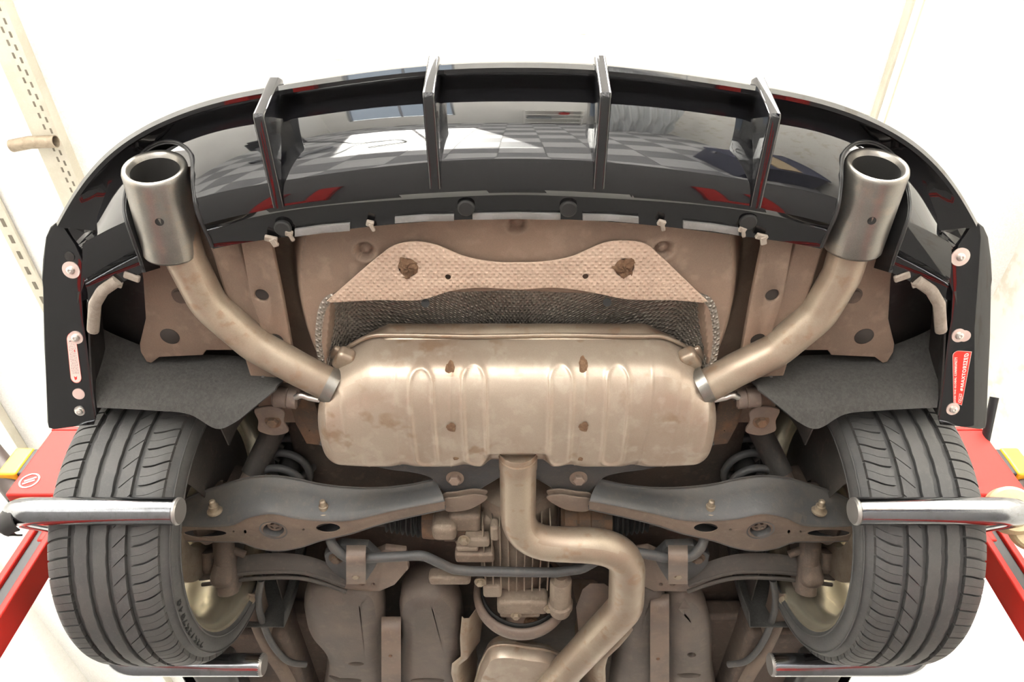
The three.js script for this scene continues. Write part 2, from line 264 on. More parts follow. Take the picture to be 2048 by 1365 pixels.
// ------------------------------------------------------------------ the garage
const ROOM = { x0: -4.2, x1: 2.75, z0: -6, z1: 9 };
{
  const { x0, x1, z0, z1 } = ROOM, th = 0.2, cx = (x0 + x1) / 2, cz = (z0 + z1) / 2, w = x1 - x0, d = z1 - z0;
  const floor = struct('floor', box(w + 2 * th, 0.2, d + 2 * th, V(cx, -0.118, cz), 0.001), M.shadedSlab, 'garage floor darkened in its colour as shade under the car, checkered tiles behind');
  const S = 0.5, gap = 0.006, rest = [[], []];
  const tileGeo = finish(box(S - gap, 0.018, S - gap, V(0, 0, 0), 0.004));
  for (let i = 0; x0 + i * S < x1 - 0.3; i++) for (let j = 0; z0 + j * S < z1 - 0.01; j++) {
    const x = x0 + (i + 0.5) * S, z = z0 + (j + 0.5) * S, k = (i + j) % 2;
    if (z < 2.4) continue;
    if (z < 9) { const t = shade(new THREE.Mesh(tileGeo, k ? M.tileLight : M.tileDark)); t.name = 'floor_tile'; t.position.set(x, -0.009, z); floor.add(t); }
    
  }
  
  struct('ceiling', box(w + 2 * th, th, d + 2 * th, V(cx, CEIL + th / 2, cz), 0.001), M.ceiling, 'white overexposed ceiling above the raised car');
  struct('wall_left', box(th, CEIL + 0.2, d, V(x0 - th / 2, CEIL / 2, cz), 0.001), M.wall, 'bright white wall on the left of the garage');
  struct('wall_right', box(th, CEIL + 0.2, d, V(x1 + th / 2, CEIL / 2, cz), 0.001), M.stone, 'whitewashed wall with beige patches on the right');
  struct('wall_front', box(w + 2 * th, CEIL + 0.2, th, V(cx, CEIL / 2, z0 - th / 2), 0.001), M.wall, 'white wall ahead of the raised car');
  // rear wall with a wide open garage door on its left
  const o0 = -3.7, o1 = -1.3, ob = 1.1, oh = 3.3, zc = z1 + th / 2, om = (o0 + o1) / 2;
  struct('wall_back', merge(box(o0 - x0 + th, CEIL + 0.2, th, V((x0 - th + o0) / 2, CEIL / 2, zc), 0.001), box(x1 + th - o1, CEIL + 0.2, th, V((x1 + th + o1) / 2, CEIL / 2, zc), 0.001),
    box(o1 - o0, CEIL + 0.1 - oh, th, V(om, (CEIL + 0.1 + oh) / 2, zc), 0.001), box(o1 - o0, ob + 0.1, th, V(om, (ob - 0.1) / 2, zc), 0.001)), M.wall, 'white rear wall with one wide window');
  const win = struct('window_1', merge(box(0.07, oh - ob, 0.1, V(o0 + 0.035, (oh + ob) / 2, zc), 0.01), box(0.07, oh - ob, 0.1, V(o1 - 0.035, (oh + ob) / 2, zc), 0.01), box(o1 - o0, 0.07, 0.1, V(om, oh - 0.035, zc), 0.01), box(o1 - o0, 0.07, 0.1, V(om, ob + 0.035, zc), 0.01), box(0.05, oh - ob, 0.08, V(om, (oh + ob) / 2, zc), 0.01)), M.steelGrey, 'wide window with a grey frame in the rear wall');
  for (const s of [-1, 1]) part('pane', box((o1 - o0) / 2 - 0.09, oh - ob - 0.13, 0.006, V(om + s * (o1 - o0) / 4, (oh + ob) / 2, zc), 0.001), M.pane, win);
  // added ceiling light panels: glowing face, frame, and the light itself
  PANELS.forEach(([x, z], i) => {
    const side = z < 0 ? 'ahead of the car' : z < 4 ? 'just behind the lift' : z < 6 ? 'in the middle of the garage' : 'near the rear window', col = x < -1 ? 'left' : x < 1 ? 'middle' : 'right';
    const t = thing('added_ceiling_lamp', `added flat rectangular ceiling light panel out of view, ${col} one of the row ${side}`, 'lamp', [x, CEIL - 0.05, z], 'added ceiling light panels');
    part('housing', merge(box(PANEL_W + 0.06, 0.05, 0.03, V(0, 0.025, PANEL_D / 2 + 0.015)), box(PANEL_W + 0.06, 0.05, 0.03, V(0, 0.025, -PANEL_D / 2 - 0.015)), box(0.03, 0.05, PANEL_D, V(PANEL_W / 2 + 0.015, 0.025, 0)), box(0.03, 0.05, PANEL_D, V(-PANEL_W / 2 - 0.015, 0.025, 0)), box(PANEL_W, 0.02, PANEL_D, V(0, 0.038, 0))), M.white, t);
    part('diffuser', box(PANEL_W, 0.012, PANEL_D, V(0, 0.012, 0), 0.002), M.addedLampGlow, t);
    const l = new THREE.RectAreaLight(new THREE.Color(1, 0.96, 0.9), PANEL_RADIANCE, PANEL_W, PANEL_D);
    l.position.set(x, CEIL - 0.052, z); l.lookAt(x, 0, z); l.castShadow = true; scene.add(l);
  });
}
// ceiling rails running along the car
{
  const y = CEIL;
  const beam = thing('perforated_rail', 'beige perforated ceiling rail with a short side bracket, upper left', 'rail', [-2.285, y - 0.06, 0]);
  const slots = [];
  part('channel', merge(box(0.13, 0.008, 9, V(0, 0, -2), 0.002), box(0.008, 0.06, 9, V(-0.061, 0.03, -2), 0.002), box(0.008, 0.06, 9, V(0.061, 0.03, -2), 0.002)), M.rail, beam);
  for (let i = 0; i < 34; i++) for (const dx of [0.012, 0.038]) slots.push(box(0.009, 0.004, 0.026, V(dx, -0.004, 0.75 - i * 0.055 - (dx > 0.02 ? 0.02 : 0)), 0.001));
  const sl = part('slot', merge(slots), M.railDark, beam); sl.userData.kind = 'stuff';
  const p0 = at(112, 283, CEIL - HUB - 0.12), p1 = at(60, 285, CEIL - HUB - 0.12), p2 = at(24, 292, CEIL - HUB - 0.12), q = p => V(p.x + 2.285, p.y + HUB - (y - 0.06), p.z);
  part('bracket', sweep(fillet([q(p0), q(p1), q(p2)], 0.06), 0.03, { hollow: 0.004, n: 16 }), M.dustyZinc, beam);
  const r2 = thing('slotted_rail', 'narrow slotted ceiling rail left of the car, middle height of the photo', 'rail', [-2.73, y - 0.02, 0]);
  part('channel', box(0.07, 0.02, 9, V(0, 0, -2), 0.003), M.rail, r2);
  const s2 = []; for (let i = 0; i < 40; i++) s2.push(box(0.02, 0.004, 0.05, V(0, -0.01, 0.9 - i * 0.1), 0.001));
  part('slot', merge(s2), M.railDark, r2).userData.kind = 'stuff';
  const r3 = thing('cable_duct', 'pale cable duct on the ceiling beside the left wall', 'duct', [-3.42, y - 0.043, 0]);
  part('duct', box(0.11, 0.08, 9, V(0, 0, -2), 0.006), M.rail, r3); part('lid', box(0.118, 0.014, 9, V(0, -0.042, -2), 0.004), M.white, r3);
  const r4 = thing('light_track', 'thin pale ceiling track in the upper right', 'rail', [1.742, y - 0.025, 0]);
  part('channel', box(0.06, 0.05, 7, V(0, 0, -2.4), 0.004), M.rail, r4); part('lid', box(0.03, 0.01, 7, V(0, -0.03, -2.4), 0.002), M.white, r4);
  for (const [px, py, w, lab] of [[675, 90, 0.05, 'faint pale ceiling hook above the left diffuser fins'], [1170, 38, 0.035, 'faint pale ceiling hook above the middle of the diffuser']]) {
    const p = at(px, py, CEIL - HUB); const h = thing('ceiling_hook', lab, 'hook', [p.x, y, p.z]);
    part('plate', box(w, 0.01, 0.12, V(0, -0.006, 0), 0.002), M.ceiling, h); part('hook', sweep(fillet([V(0, -0.01, 0), V(0, -0.05, 0), V(0.0, -0.05, 0.03), V(0, -0.025, 0.03)], 0.012), 0.005, { n: 10 }), M.white, h);
  }
}
// ------------------------------------------------------------------ the car (one thing; parts and sub-parts)
const car = thing('car', 'black car raised on a lift, its rear underside, exhaust and rear wheels in view', 'car', [0, HUB - TYRE_R, 0]);
const cp = (name, geo, material, label) => { const m = part(name, geo, material, car); m.position.y = TYRE_R; if (label) m.userData.label = label; return m; };
const half = (arr) => arr.map(a => a.length === 3 ? at(...a) : a);
const full = (pts, n) => { const h = resample(smooth(pts, 240, false), n), l = h.slice(1).reverse(), r = h.map(p => V(-p.x, p.y, p.z)); let c = [...l, ...r];
  for (let k = 0; k < 260; k++) c = c.map((p, i) => i && i < c.length - 1 ? c[i - 1].clone().add(c[i + 1]).multiplyScalar(.25).addScaledVector(p, .5) : p);   // fair the line
  return c; };

// ---- rear valance: measured edge lines (centre -> left corner), swept as one skin
const NV = 181;
const lineA = [[1034, 122, .05], [950, 123, .05], [880, 126, .05], [720, 144, .05], [570, 167, .05], [534, 174, .05], [469, 182, .05], [376, 210, .05], [308, 238, .05], [239, 279, .052], [188, 330, .055], [147, 388, .06], [120, 441, .062]];
const lineC = [[1034, 175, .052], [890, 178, .052], [720, 192, .052], [599, 210, .052], [513, 223, .052], [458, 229, .052], [359, 258, .052], [308, 283, .052], [257, 318, .052], [222, 352, .052], [200, 395, .05], [190, 462, .045]];
const lineD = [[1034, 318, -.035], [890, 324, -.035], [720, 342, -.035], [570, 364, -.035], [500, 378, -.035], [387, 402, -.035], [310, 422, -.034], [239, 445, -.033], [165, 488, -.03]];
const lineE = [[1034, 378, -.044], [842, 387, -.044], [700, 398, -.044], [551, 416, -.044], [410, 447, -.043], [310, 480, -.042], [230, 520, -.04], [168, 560, -.036]];
const lineF = [[1034, 436, -.03], [880, 441, -.03], [740, 453, -.03], [590, 472, -.03], [430, 495, -.03], [290, 541, -.03], [220, 577, -.03], [176, 606, -.03]];
const [cA, cC, cD, cE, cF] = [lineA, lineC, lineD, lineE, lineF].map(l => full(l.map(a => at(...a)), NV));
const N2 = cA.length;
const valRows = [];
{
  const up = (c, dy, dz) => c.map((p, i) => { const q = c[Math.max(0, i - 1)], r = c[Math.min(N2 - 1, i + 1)], t = V(r.x - q.x, 0, r.z - q.z).normalize(); const n = V(-t.z, 0, t.x); if (n.z < 0) n.negate(); return V(p.x + n.x * dz, p.y + dy, p.z + n.z * dz); });
  const L = up(cA, -0.017, -0.004);
  valRows.push(up(cA, 0.03, -0.012), up(cA, 0.008, -0.002), cA, up(cA, -0.010, 0.001), L, up(L, 0.000, -0.006));
  for (const t of [0.35, 0.7]) valRows.push(L.map((p, i) => p.clone().lerp(cC[i], t)));
  valRows.push(cC.map((p, i) => p.clone().lerp(L[i], 0.06)), cC);
  const K = 22;                                       // bulging panel between the fins
  for (let k = 1; k < K; k++) { const t = k / K; valRows.push(cC.map((p, i) => { const q = cD[i], d = q.clone().sub(p), n = V(0, -d.z, d.y).normalize(); if (n.y > 0) n.negate(); return p.clone().lerp(q, t).addScaledVector(n, 0.0075 * 4 * t * (1 - t)); })); }
  valRows.push(cD); for (const t of [.06, .2, .4, .6, .8, .94]) valRows.push(cD.map((p, i) => p.clone().lerp(cE[i], t).add(V(0, -.008 * t * (1 - t), 0))));
  valRows.push(cE); for (const t of [.12, .3, .5, .7, .88]) valRows.push(cE.map((p, i) => p.clone().lerp(cF[i], t).add(V(0, .016 * t * (1 - t), 0)))); valRows.push(cF, up(cF, 0.004, 0.004));
}
// openings for the exhaust tips: outline measured on the skin, faces inside it left out, a collar built around it
const seenAt = p => { const y = p.y - CAMY, z = p.z - CAMZ, d = y * SP - z * CP; return [MIDX + FOCAL * p.x / d, MIDY - FOCAL * (y * CP + z * SP) / d]; };
const mouth = smooth([[300, 600], [280, 520], [262, 470], [248, 420], [256, 362], [284, 306], [322, 284], [358, 286], [382, 308], [388, 372], [396, 424], [420, 480], [450, 560]].map(([x, y]) => V(x, y, 0)), 90, false);
const inMouth = (x, y) => { let c = false; for (let i = 0, j = mouth.length - 1; i < mouth.length; j = i++) { const a = mouth[i], b = mouth[j]; if ((a.y > y) !== (b.y > y) && x < (b.x - a.x) * (y - a.y) / (b.y - a.y) + a.x) c = !c; } return c; };
const skin = surf(valRows), collar = [];
{
  const px = valRows.map(r => r.map(seenAt)), keep = [], ix = skin.index.array;
  for (let i = 0; i < ix.length; i += 3) { let x = 0, y = 0, x3 = 0; for (let k = 0; k < 3; k++) { const a = ix[i + k], q = px[Math.floor(a / N2)][a % N2]; x += q[0] / 3; y += q[1] / 3; } if (x > MIDX) x = 2 * MIDX - x; if (!inMouth(x, y)) keep.push(ix[i], ix[i + 1], ix[i + 2]); }
  skin.setIndex(keep);
  for (const m of mouth) { let best = 1e9, bp = null; valRows.forEach((r, i) => r.forEach((p, j) => { if (j > NV) return; const q = px[i][j], d = (q[0] - m.x) ** 2 + (q[1] - m.y) ** 2; if (d < best) { best = d; bp = p; } })); if (best < 60) collar.push(at(m.x, m.y, bp.y)); }
}
const endFill = (() => { const col = resample(valRows.slice(4).map(r => r[0]), 24), fb = .3053, fa = -.06 - fb * .32, flapEdge = resample(smooth([[119, 446], [136, 468], [150, 490], [168, 530], [172, 556], [164, 585], [163, 606]].map(([x, y]) => { const p = atS(x, y, fa, fb); p.y += .004; return p; }), 60, false), 24);
  return surf([col, col.map((p, i) => p.clone().lerp(flapEdge[i], .5).add(V(0, .006, 0))), flapEdge]); })();
const valance = cp('rear_valance', creased(merge(skin, both(endFill)), 0.5), M.gloss, 'gloss black rear diffuser valance');
{ const c = resample(smooth(collar, 120, false), 80); const g = merge(sheet([c.map(p => V(p.x, p.y - .001, p.z)), c.map(p => V(p.x, p.y + .045, p.z - .02))], .004), sweep(c, .0025, { n: 8 })); for (const k of both(g)) part('tip_collar', k, M.black, valance); }
for (const g of both(box(.05, .03, .05, at(176, 466, .085), .008))) part('corner_bracket', g, M.satin, valance);
// fins: vertical plates with a level lower edge and a kicked-up rear edge
const finShape = (pc, ptop, pfoot) => {               // outline in (z, y)
  const x = pc.x, s = new THREE.Shape(); const P = [[pfoot.z, -0.047], [pc.z, -0.044], [pc.z + 0.006, -0.040], [ptop.z + 0.008, ptop.y - 0.004], [ptop.z + 0.002, ptop.y + 0.008], [ptop.z - 0.03, ptop.y + 0.004], [ptop.z - 0.06, 0.02], [pfoot.z, -0.03]];
  P.forEach(([z, y], i) => i ? s.lineTo(z, y) : s.moveTo(z, y)); const g = new THREE.ExtrudeGeometry(s, { depth: 0.010, bevelEnabled: true, bevelSize: 0.004, bevelThickness: 0.004, bevelSegments: 3, bevelOffset: -0.003 });
  g.rotateY(-Math.PI / 2); g.translate(x + 0.005, 0, 0); g.deleteAttribute('normal'); g.deleteAttribute('uv');
  return creased(g, 0.6);
};
for (const [corner, top, foot] of [[[518, 237], [556, 165], [549, 414]], [[857, 195], [868, 122], [861, 376]]]) {
  const pc = at(...corner, -0.042), pt = at(...top, 0.062), pf = at(...foot, -0.044);
  const fin = finShape(pc, V(pc.x, pt.y, pt.z), V(pc.x, pf.y, pf.z));
  for (const f of both(fin)) part('diffuser_fin', f, M.gloss, valance);
}
// round push pins along the front edge of the valance
for (const [px, py] of [[565, 458], [932, 417], [1137, 419], [1497, 445]]) part('push_pin', lathe([[0, -.0025], [.011, -.0025], [.0135, -.0005], [.0135, .006], [0, .006]], at(px, py, -.0385), V(0, 1, 0), 20), M.rubber, valance);
// grey lip segments and little clips
const lipSeg = (x0, x1, y0, y1, h) => { const a = at(x0, y0, -.033), b = at(x1, y1, -.033), c = at(x1, y1 + h, -.033), d = at(x0, y0 + h, -.033); const m = (p, q) => { const r = p.clone().lerp(q, .5); r.z += 0.0015; return r; }; return plate([a, m(a, b), b, c, m(d, c), d], 0.006, { a: -.036, bevel: 0.001 }); };
for (const [x0, x1, y0, y1, h] of [[590, 700, 458, 446, 15], [790, 908, 434, 429, 12], [945, 1121, 427, 427, 12], [1165, 1277, 428, 434, 12], [1366, 1477, 442, 456, 14]]) part('lip_segment', lipSeg(x0, x1, y0, y1, h), M.clipGrey, valance);
for (const [px, py, w] of [[542, 478, .02], [740, 447, .012], [1323, 446, .013], [1523, 474, .02], [578, 467, .012], [1485, 459, .012]]) { const c = at(px, py, -.038); part('clip', merge(box(w, .007, .010, c, .002, [0.2, 0.3, 0.1]), box(w * .5, .006, .016, V(c.x + w * .2, c.y - .001, c.z - .006), .002, [0.1, -0.3, 0])), M.foam, valance); }
// torn foam edges at both corners
for (const side of [1, -1]) {
  const s = g => side > 0 ? g : mirror(g);
  part('foam_strip', s(merge(sweep(fillet([at(236, 560, -.03), at(205, 582, -.03), at(190, 608, -.03), at(186, 662, -.02)], .03), .0085, { n: 10, squash: 1.2 }))), M.foam, valance);
  part('foam_strip', s(merge(box(.026, .008, .013, at(264, 554, -.03), .003, [0, .45, 0]), box(.013, .007, .009, at(236, 570, -.03), .002, [0, .5, .2]))), M.foam, valance);
}
// ---- painted bumper above the valance and the body sides
{
  const up = (c, dy, inset) => c.map(p => V(p.x * (1 - inset * .03), p.y + dy, p.z - inset * lerp(1, .25, Math.abs(p.x / .79) ** 3)));
  const rows = [[0.030, .016], [0.10, .045], [0.20, .085], [0.30, .13], [0.36, .17], [0.375, .20]].map(([dy, o]) => up(cA, dy, o));
  cp('rear_bumper', sheet(rows, -0.003), M.gloss, 'gloss black painted rear bumper');
  // quarter panel each side with the wheel arch cut
  const rowsQ = []; const zc = 0, arch = .372;
  for (let i = 0; i <= 44; i++) { const z = lerp(.70, -1.1, i / 44); const low = Math.abs(z) < arch ? Math.max(0.02, Math.sqrt(arch * arch - z * z)) : (z > 0 ? lerp(.03, .06, clamp((z - arch) / .3)) : -.10);
    rowsQ.push(Array.from({ length: 9 }, (_, k) => { const y = lerp(low, .48, k / 8), inX = z > .35 ? .112 * Math.pow((z - .35) / .35, 2) : 0; return V(-(.898 - inX - .05 * Math.pow(clamp((y - .25) / .5), 2)), y, z); })); }
  const q = sheet(rowsQ, .003); for (const g of both(q)) cp('quarter_panel', g, M.gloss, 'gloss black painted rear quarter panel');
  cp('body_tub', merge(box(1.70, .04, 2.5, V(0, .47, -.78), .02), box(1.36, .03, .30, V(0, .40, .60), .01)), M.dark, 'dark body structure above the underside');
}
// ---- upper body, hidden from below behind the bumper
{
  const roof = z => z > .3 ? lerp(.86, .47, sstep(.3, .80, z)) : lerp(.86, 1.12, sstep(.3, -.6, z)), wide = z => .862 - (z > .3 ? .13 * ((z - .3) / .48) ** 2 : 0);
  const sec = (z, k = 0) => { const h = roof(z), w = wide(z), cab = sstep(.6, .95, h); return Array.from({ length: 33 }, (_, i) => { const u = i / 32 * 2 - 1, a = Math.abs(u), s = Math.sign(u); let x, y; if (a > .72) { const t = (1 - a) / .28; x = w; y = lerp(.44, Math.min(.62, h - .02), t); } else { const t = (.72 - a) / .72; x = lerp(w, 0, Math.pow(t, .9)) * (1 - .10 * cab * sstep(0, .25, t)); y = lerp(Math.min(.62, h - .02), h, sstep(0, .42, t)); } return V(s * x, y + k, z); }); };
  const shell = []; for (let i = 0; i <= 40; i++) shell.push(sec(lerp(.64, -1.8, i / 40)));
  const bs = cp('body_shell', merge(surf(shell), surf([shell[0], shell[0].map(p => V(p.x, .43, p.z))])), M.gloss, 'gloss black painted upper body');
  const glass = []; for (let i = 0; i <= 14; i++) glass.push(sec(lerp(.42, .02, i / 14), .004).slice(8, 25)); part('rear_window', surf(glass), M.glass, bs);
  for (const s of [-1, 1]) part('tail_lamp', box(.20, .09, .05, V(s * .58, .47, .62), .02, [0, s * .35, 0]), M.red, bs);
}
// ---- side flaps behind the wheels
{
  const b = .3053, a = -.06 - b * .32, P = (x, y) => atS(x, y, a, b);
  const outline = [[120, 444], [150, 490], [168, 530], [173, 556], [163, 585], [166, 640], [174, 690], [183, 770], [191, 838], [187, 851], [160, 853], [108, 860], [97, 857], [94, 845], [91, 760], [87, 680], [85, 575], [83, 560], [85, 520], [91, 475], [100, 455], [110, 447]];
  const fl = plate(outline.map(p => P(...p)), .006, { a: a, b, bevel: .002 });
  const inner = [[160, 584], [158, 620], [166, 680], [176, 770], [186, 840]].map(p => P(...p));
  const strip = sheet([inner, inner.map(p => V(p.x + .004, p.y + .07, p.z + .004))], .004);
  const wash = (px, py, r, parent, right, m = M.washer) => { const x = right ? 2 * MIDX - px : px, c = P(x, py); if (right) c.x *= -1; const n = V(0, -1, b).normalize(); part('washer', lathe([[.004, 0], [r, 0], [r, .002], [.004, .002]], c.clone(), n, 28), m, parent); part('screw', merge(lathe([[0, .002], [.0075, .002], [.0065, .006], [.003, .0075], [0, .0065]], c, n, 18)), M.zinc, parent); };
  const L = cp('side_flap', merge(fl), M.gloss, 'gloss black flap behind the left wheel with white sticker'), R = cp('side_flap', mirror(merge(fl)), M.gloss, 'gloss black flap behind the right wheel with red sticker');
  part('flap_rib', strip, M.satin, L); part('flap_rib', mirror(strip), M.satin, R);
  wash(143, 540, .0155, L); wash(153, 675, .0125, L); wash(160, 822, .010, L, false, M.zinc);
  wash(1920, 514, .0165, R, true); wash(1917, 671, .013, R, true); wash(1905, 818, .0125, R, true);
  for (const [px, py, r] of [[140, 513, .0085]]) part('plug', lathe([[0, 0], [r, 0], [r, .002], [0, .0025]], P(px, py), V(0, -1, b), 20), M.satin, L);
  part('mirror_disc', lathe([[0, .0005], [.011, .0005], [.011, .002], [0, .002]], P(158, 788), V(0.1, -1, b), 24), M.washer, L);
  part('mirror_disc', lathe([[0, .0005], [.011, .0005], [.011, .002], [0, .002]], (() => { const c = P(2 * MIDX - 1928, 672); c.x *= -1; return c; })(), V(-0.1, -1, b), 24), M.washer, R);
  // stickers: flat print on the flaps; the canvas is laid along the sticker's own axes
  const decal = (corners, draw, w, h, parent, right) => {       // corners: start-low, end-low, end-high, start-high of the writing
    const c = document.createElement('canvas'); c.width = w; c.height = h; const g2 = c.getContext('2d'); draw(g2, w, h);
    const t = new THREE.CanvasTexture(c); t.colorSpace = THREE.SRGBColorSpace; t.magFilter = THREE.LinearFilter;
    const pts = corners.map(([x, y]) => { const p = P(right ? 2 * MIDX - x : x, y); if (right) p.x *= -1; p.y -= .0011; p.z += .0003; return p; });
    const NU = 12, NW = 4, pos = [], uv = [], idx = [];
    for (let i = 0; i <= NU; i++) for (let j = 0; j <= NW; j++) { const u = i / NU, v = j / NW, p = pts[0].clone().lerp(pts[1], u).lerp(pts[3].clone().lerp(pts[2], u), v); pos.push(p.x, p.y, p.z); uv.push(u, v); }
    for (let i = 0; i < NU; i++) for (let j = 0; j < NW; j++) { const q = i * (NW + 1) + j; idx.push(q, q + NW + 1, q + NW + 2, q, q + NW + 2, q + 1); }
    const g = new THREE.BufferGeometry(); g.setAttribute('position', new THREE.Float32BufferAttribute(pos, 3)); g.setAttribute('uv', new THREE.Float32BufferAttribute(uv, 2)); g.setIndex(idx); g.computeVertexNormals();
    const m = shade(new THREE.Mesh(g, new THREE.MeshPhysicalMaterial({ map: t, roughness: .35, side: THREE.DoubleSide, transparent: true, alphaTest: .5 }))); m.name = 'sticker'; parent.add(m); return m;
  };
  const sR = decal([[1923, 812], [1946, 692], [1904, 704], [1906, 806]], (g, w, h) => {
    g.clearRect(0, 0, w, h); g.fillStyle = '#cf2a20'; g.strokeStyle = '#e9b9b2'; g.lineWidth = 6;
    g.beginPath(); g.moveTo(14, 4); g.lineTo(w - 60, 4); g.quadraticCurveTo(w - 6, 8, w - 8, 60); g.lineTo(w - 70, h - 8); g.lineTo(10, h - 6); g.closePath(); g.fill(); g.stroke();
    g.fillStyle = '#f6dcd6'; g.textBaseline = 'middle'; g.font = 'bold 44px sans-serif'; g.fillText('JOIN THE GLOBAL COMMUNITY', 22, 40, w - 110);
    g.font = 'bold 74px sans-serif'; g.fillText('#MAXTORIZED', 190, h - 62, w - 260);
    g.lineWidth = 8; g.strokeStyle = '#f6dcd6'; g.beginPath(); g.moveTo(40, h - 96); g.lineTo(150, h - 96); g.lineTo(150, h - 50); g.lineTo(95, h - 22); g.lineTo(40, h - 50); g.closePath(); g.stroke();
    g.beginPath(); g.moveTo(66, h - 48); g.lineTo(66, h - 78); g.lineTo(95, h - 56); g.lineTo(124, h - 78); g.lineTo(124, h - 48); g.stroke();
  }, 768, 224, R, true); sR.userData.label = 'red sticker with white lettering';
  const sL = decal([[165, 766], [151, 664], [133, 668], [143, 766]], (g, w, h) => {
    g.clearRect(0, 0, w, h); g.fillStyle = '#d9b9b3'; g.beginPath(); g.moveTo(h / 2, 2); g.lineTo(w - h / 2, 2); g.arc(w - h / 2, h / 2, h / 2 - 2, -Math.PI / 2, Math.PI / 2); g.lineTo(h / 2, h - 2); g.arc(h / 2, h / 2, h / 2 - 2, Math.PI / 2, -Math.PI / 2); g.fill();
    g.strokeStyle = '#c8584c'; g.lineWidth = 5; g.stroke(); g.fillStyle = '#4d3f3d';
    for (let r = 0; r < 5; r++) for (let x = 96; x < w - 90;) { const l = 6 + rnd() * 22; g.fillRect(x, 24 + r * 18, l, 5); x += l + 6; }
    g.fillStyle = '#cf2a20'; g.beginPath(); g.moveTo(28, 50); g.lineTo(72, 40); g.lineTo(60, 62); g.lineTo(74, 78); g.lineTo(40, 74); g.closePath(); g.fill(); g.fillRect(w * .62, 84, 26, 8);
    g.fillStyle = '#3a3030'; g.fillRect(w - 84, 30, 10, 34); g.fillRect(w - 62, 40, 10, 40);
  }, 512, 128, L, false); sL.userData.label = 'pale oblong sticker with fine print';
}
// ---- floor pan with spare wheel well, rails and side trays
{
  const grid = (x0, x1, z0, z1, nx, nz, f) => Array.from({ length: nz + 1 }, (_, j) => Array.from({ length: nx + 1 }, (_, i) => { const x = lerp(x0, x1, i / nx), z = lerp(z0, z1, j / nz); return V(x, f(x, z), z); }));
  // well: a flat round dish hanging below the pan
  const wc = V(0, 0, .545), wr = .378;
  const pan = (x, z) => { const r = Math.hypot(x - wc.x, (z - wc.z) * .86), d = sstep(wr + .045, wr, r); let y = lerp(.085, .004, d); const zr = Math.abs(x) < .33 ? .598 - .02 * (x / .33) ** 2 : lerp(.578, .40, (Math.abs(x) - .33) / .04); y = lerp(y, .118, sstep(zr + .004, zr - .012, z) * sstep(.385, .36, Math.abs(x)));
    const s = Math.abs(x); y -= .075 * sstep(.455, .47, s) * sstep(.535, .52, s) * (1 - d) * sstep(.34, .38, z);          // longitudinal box rails
    y += .0035 * Math.sin(x * 9 + z * 4) * d;
    for (const [px, py] of [[730, 502], [1034, 447], [1325, 497]]) { const c = at(px, py, .004), q = Math.hypot(x - c.x, z - c.z); y += -.004 * Math.exp(-Math.pow((q - .021) / .006, 2)) + .010 * sstep(.017, .013, q) - .006 * sstep(.0095, .007, q); }
    return y; };
  const pg = merge(sheet(grid(-.56, .56, .20, .80, 300, 180, pan), .003)); cp('floor_pan', pg, M.floorpan, 'dusty brown floor pan with round spare wheel well');
  // rail holes
  // seam line along the well
  for (const s of [1, -1]) {
    const mm = g => s > 0 ? g : mirror(g);
    const hp = [[523, 592, .012], [551, 682, .014]].map(([x, y, r]) => ({ c: at(x, y, .002), r }));
    const rail = cp('frame_rail', mm(plate([at(478, 470, .002), at(540, 476, .002), at(566, 600, .002), at(592, 745, .002), at(548, 745, .002), at(502, 600, .002)], .014, { a: .002, bevel: .003, holes: hp.map(h => ring(h.c, h.r, h.r * 1.05, 20)) })), M.floorpan, 'brown boxed frame rail with round holes');
    for (const h of hp) part('rubber_plug', mm(lathe([[0, 0], [h.r * .98, 0], [h.r * .98, .004], [0, .004]], V(h.c.x, .006, h.c.z), V(0, 1, 0), 20)), M.plug, rail);
    // side tray behind the wheel arch
    const so = [[310, 440], [372, 435], [500, 470], [520, 600], [545, 712], [470, 702], [412, 702], [405, 712], [318, 716], [302, 728], [292, 725], [280, 705], [278, 690], [290, 640], [285, 560], [272, 470], [285, 450]].map(p => at(...p, .03));
    const tray = cp('side_tray', mm(plate(so, .012, { a: .03, bevel: .004 })), M.floorpan, 'brown side tray behind the wheel arch');
    part('drain_plug', mm(merge(lathe([[0, -.004], [.012, -.004], [.018, -.001], [.018, .004], [0, .004]], at(340, 673, .03), V(0, 1, 0), 22))), M.plug, tray);
    part('boss', mm(lathe([[0, -.006], [.013, -.006], [.014, -.001], [.020, .001], [.024, .003], [0, .003]], at(362, 592, .03), V(0, 1, 0), 24)), M.floordark, tray);
    // upper shell of the arch side, dark
    cp('inner_fender', mm(sheet([[at(190, 470, .10), at(285, 440, .10), at(420, 440, .12), at(560, 440, .12)], [at(178, 600, .10), at(285, 560, .09), at(420, 560, .10), at(560, 560, .10)], [at(185, 720, .10), at(285, 715, .10), at(420, 715, .10), at(560, 720, .10)]].map(r => resample(r, 14)), .003)), M.satin);
  }
}
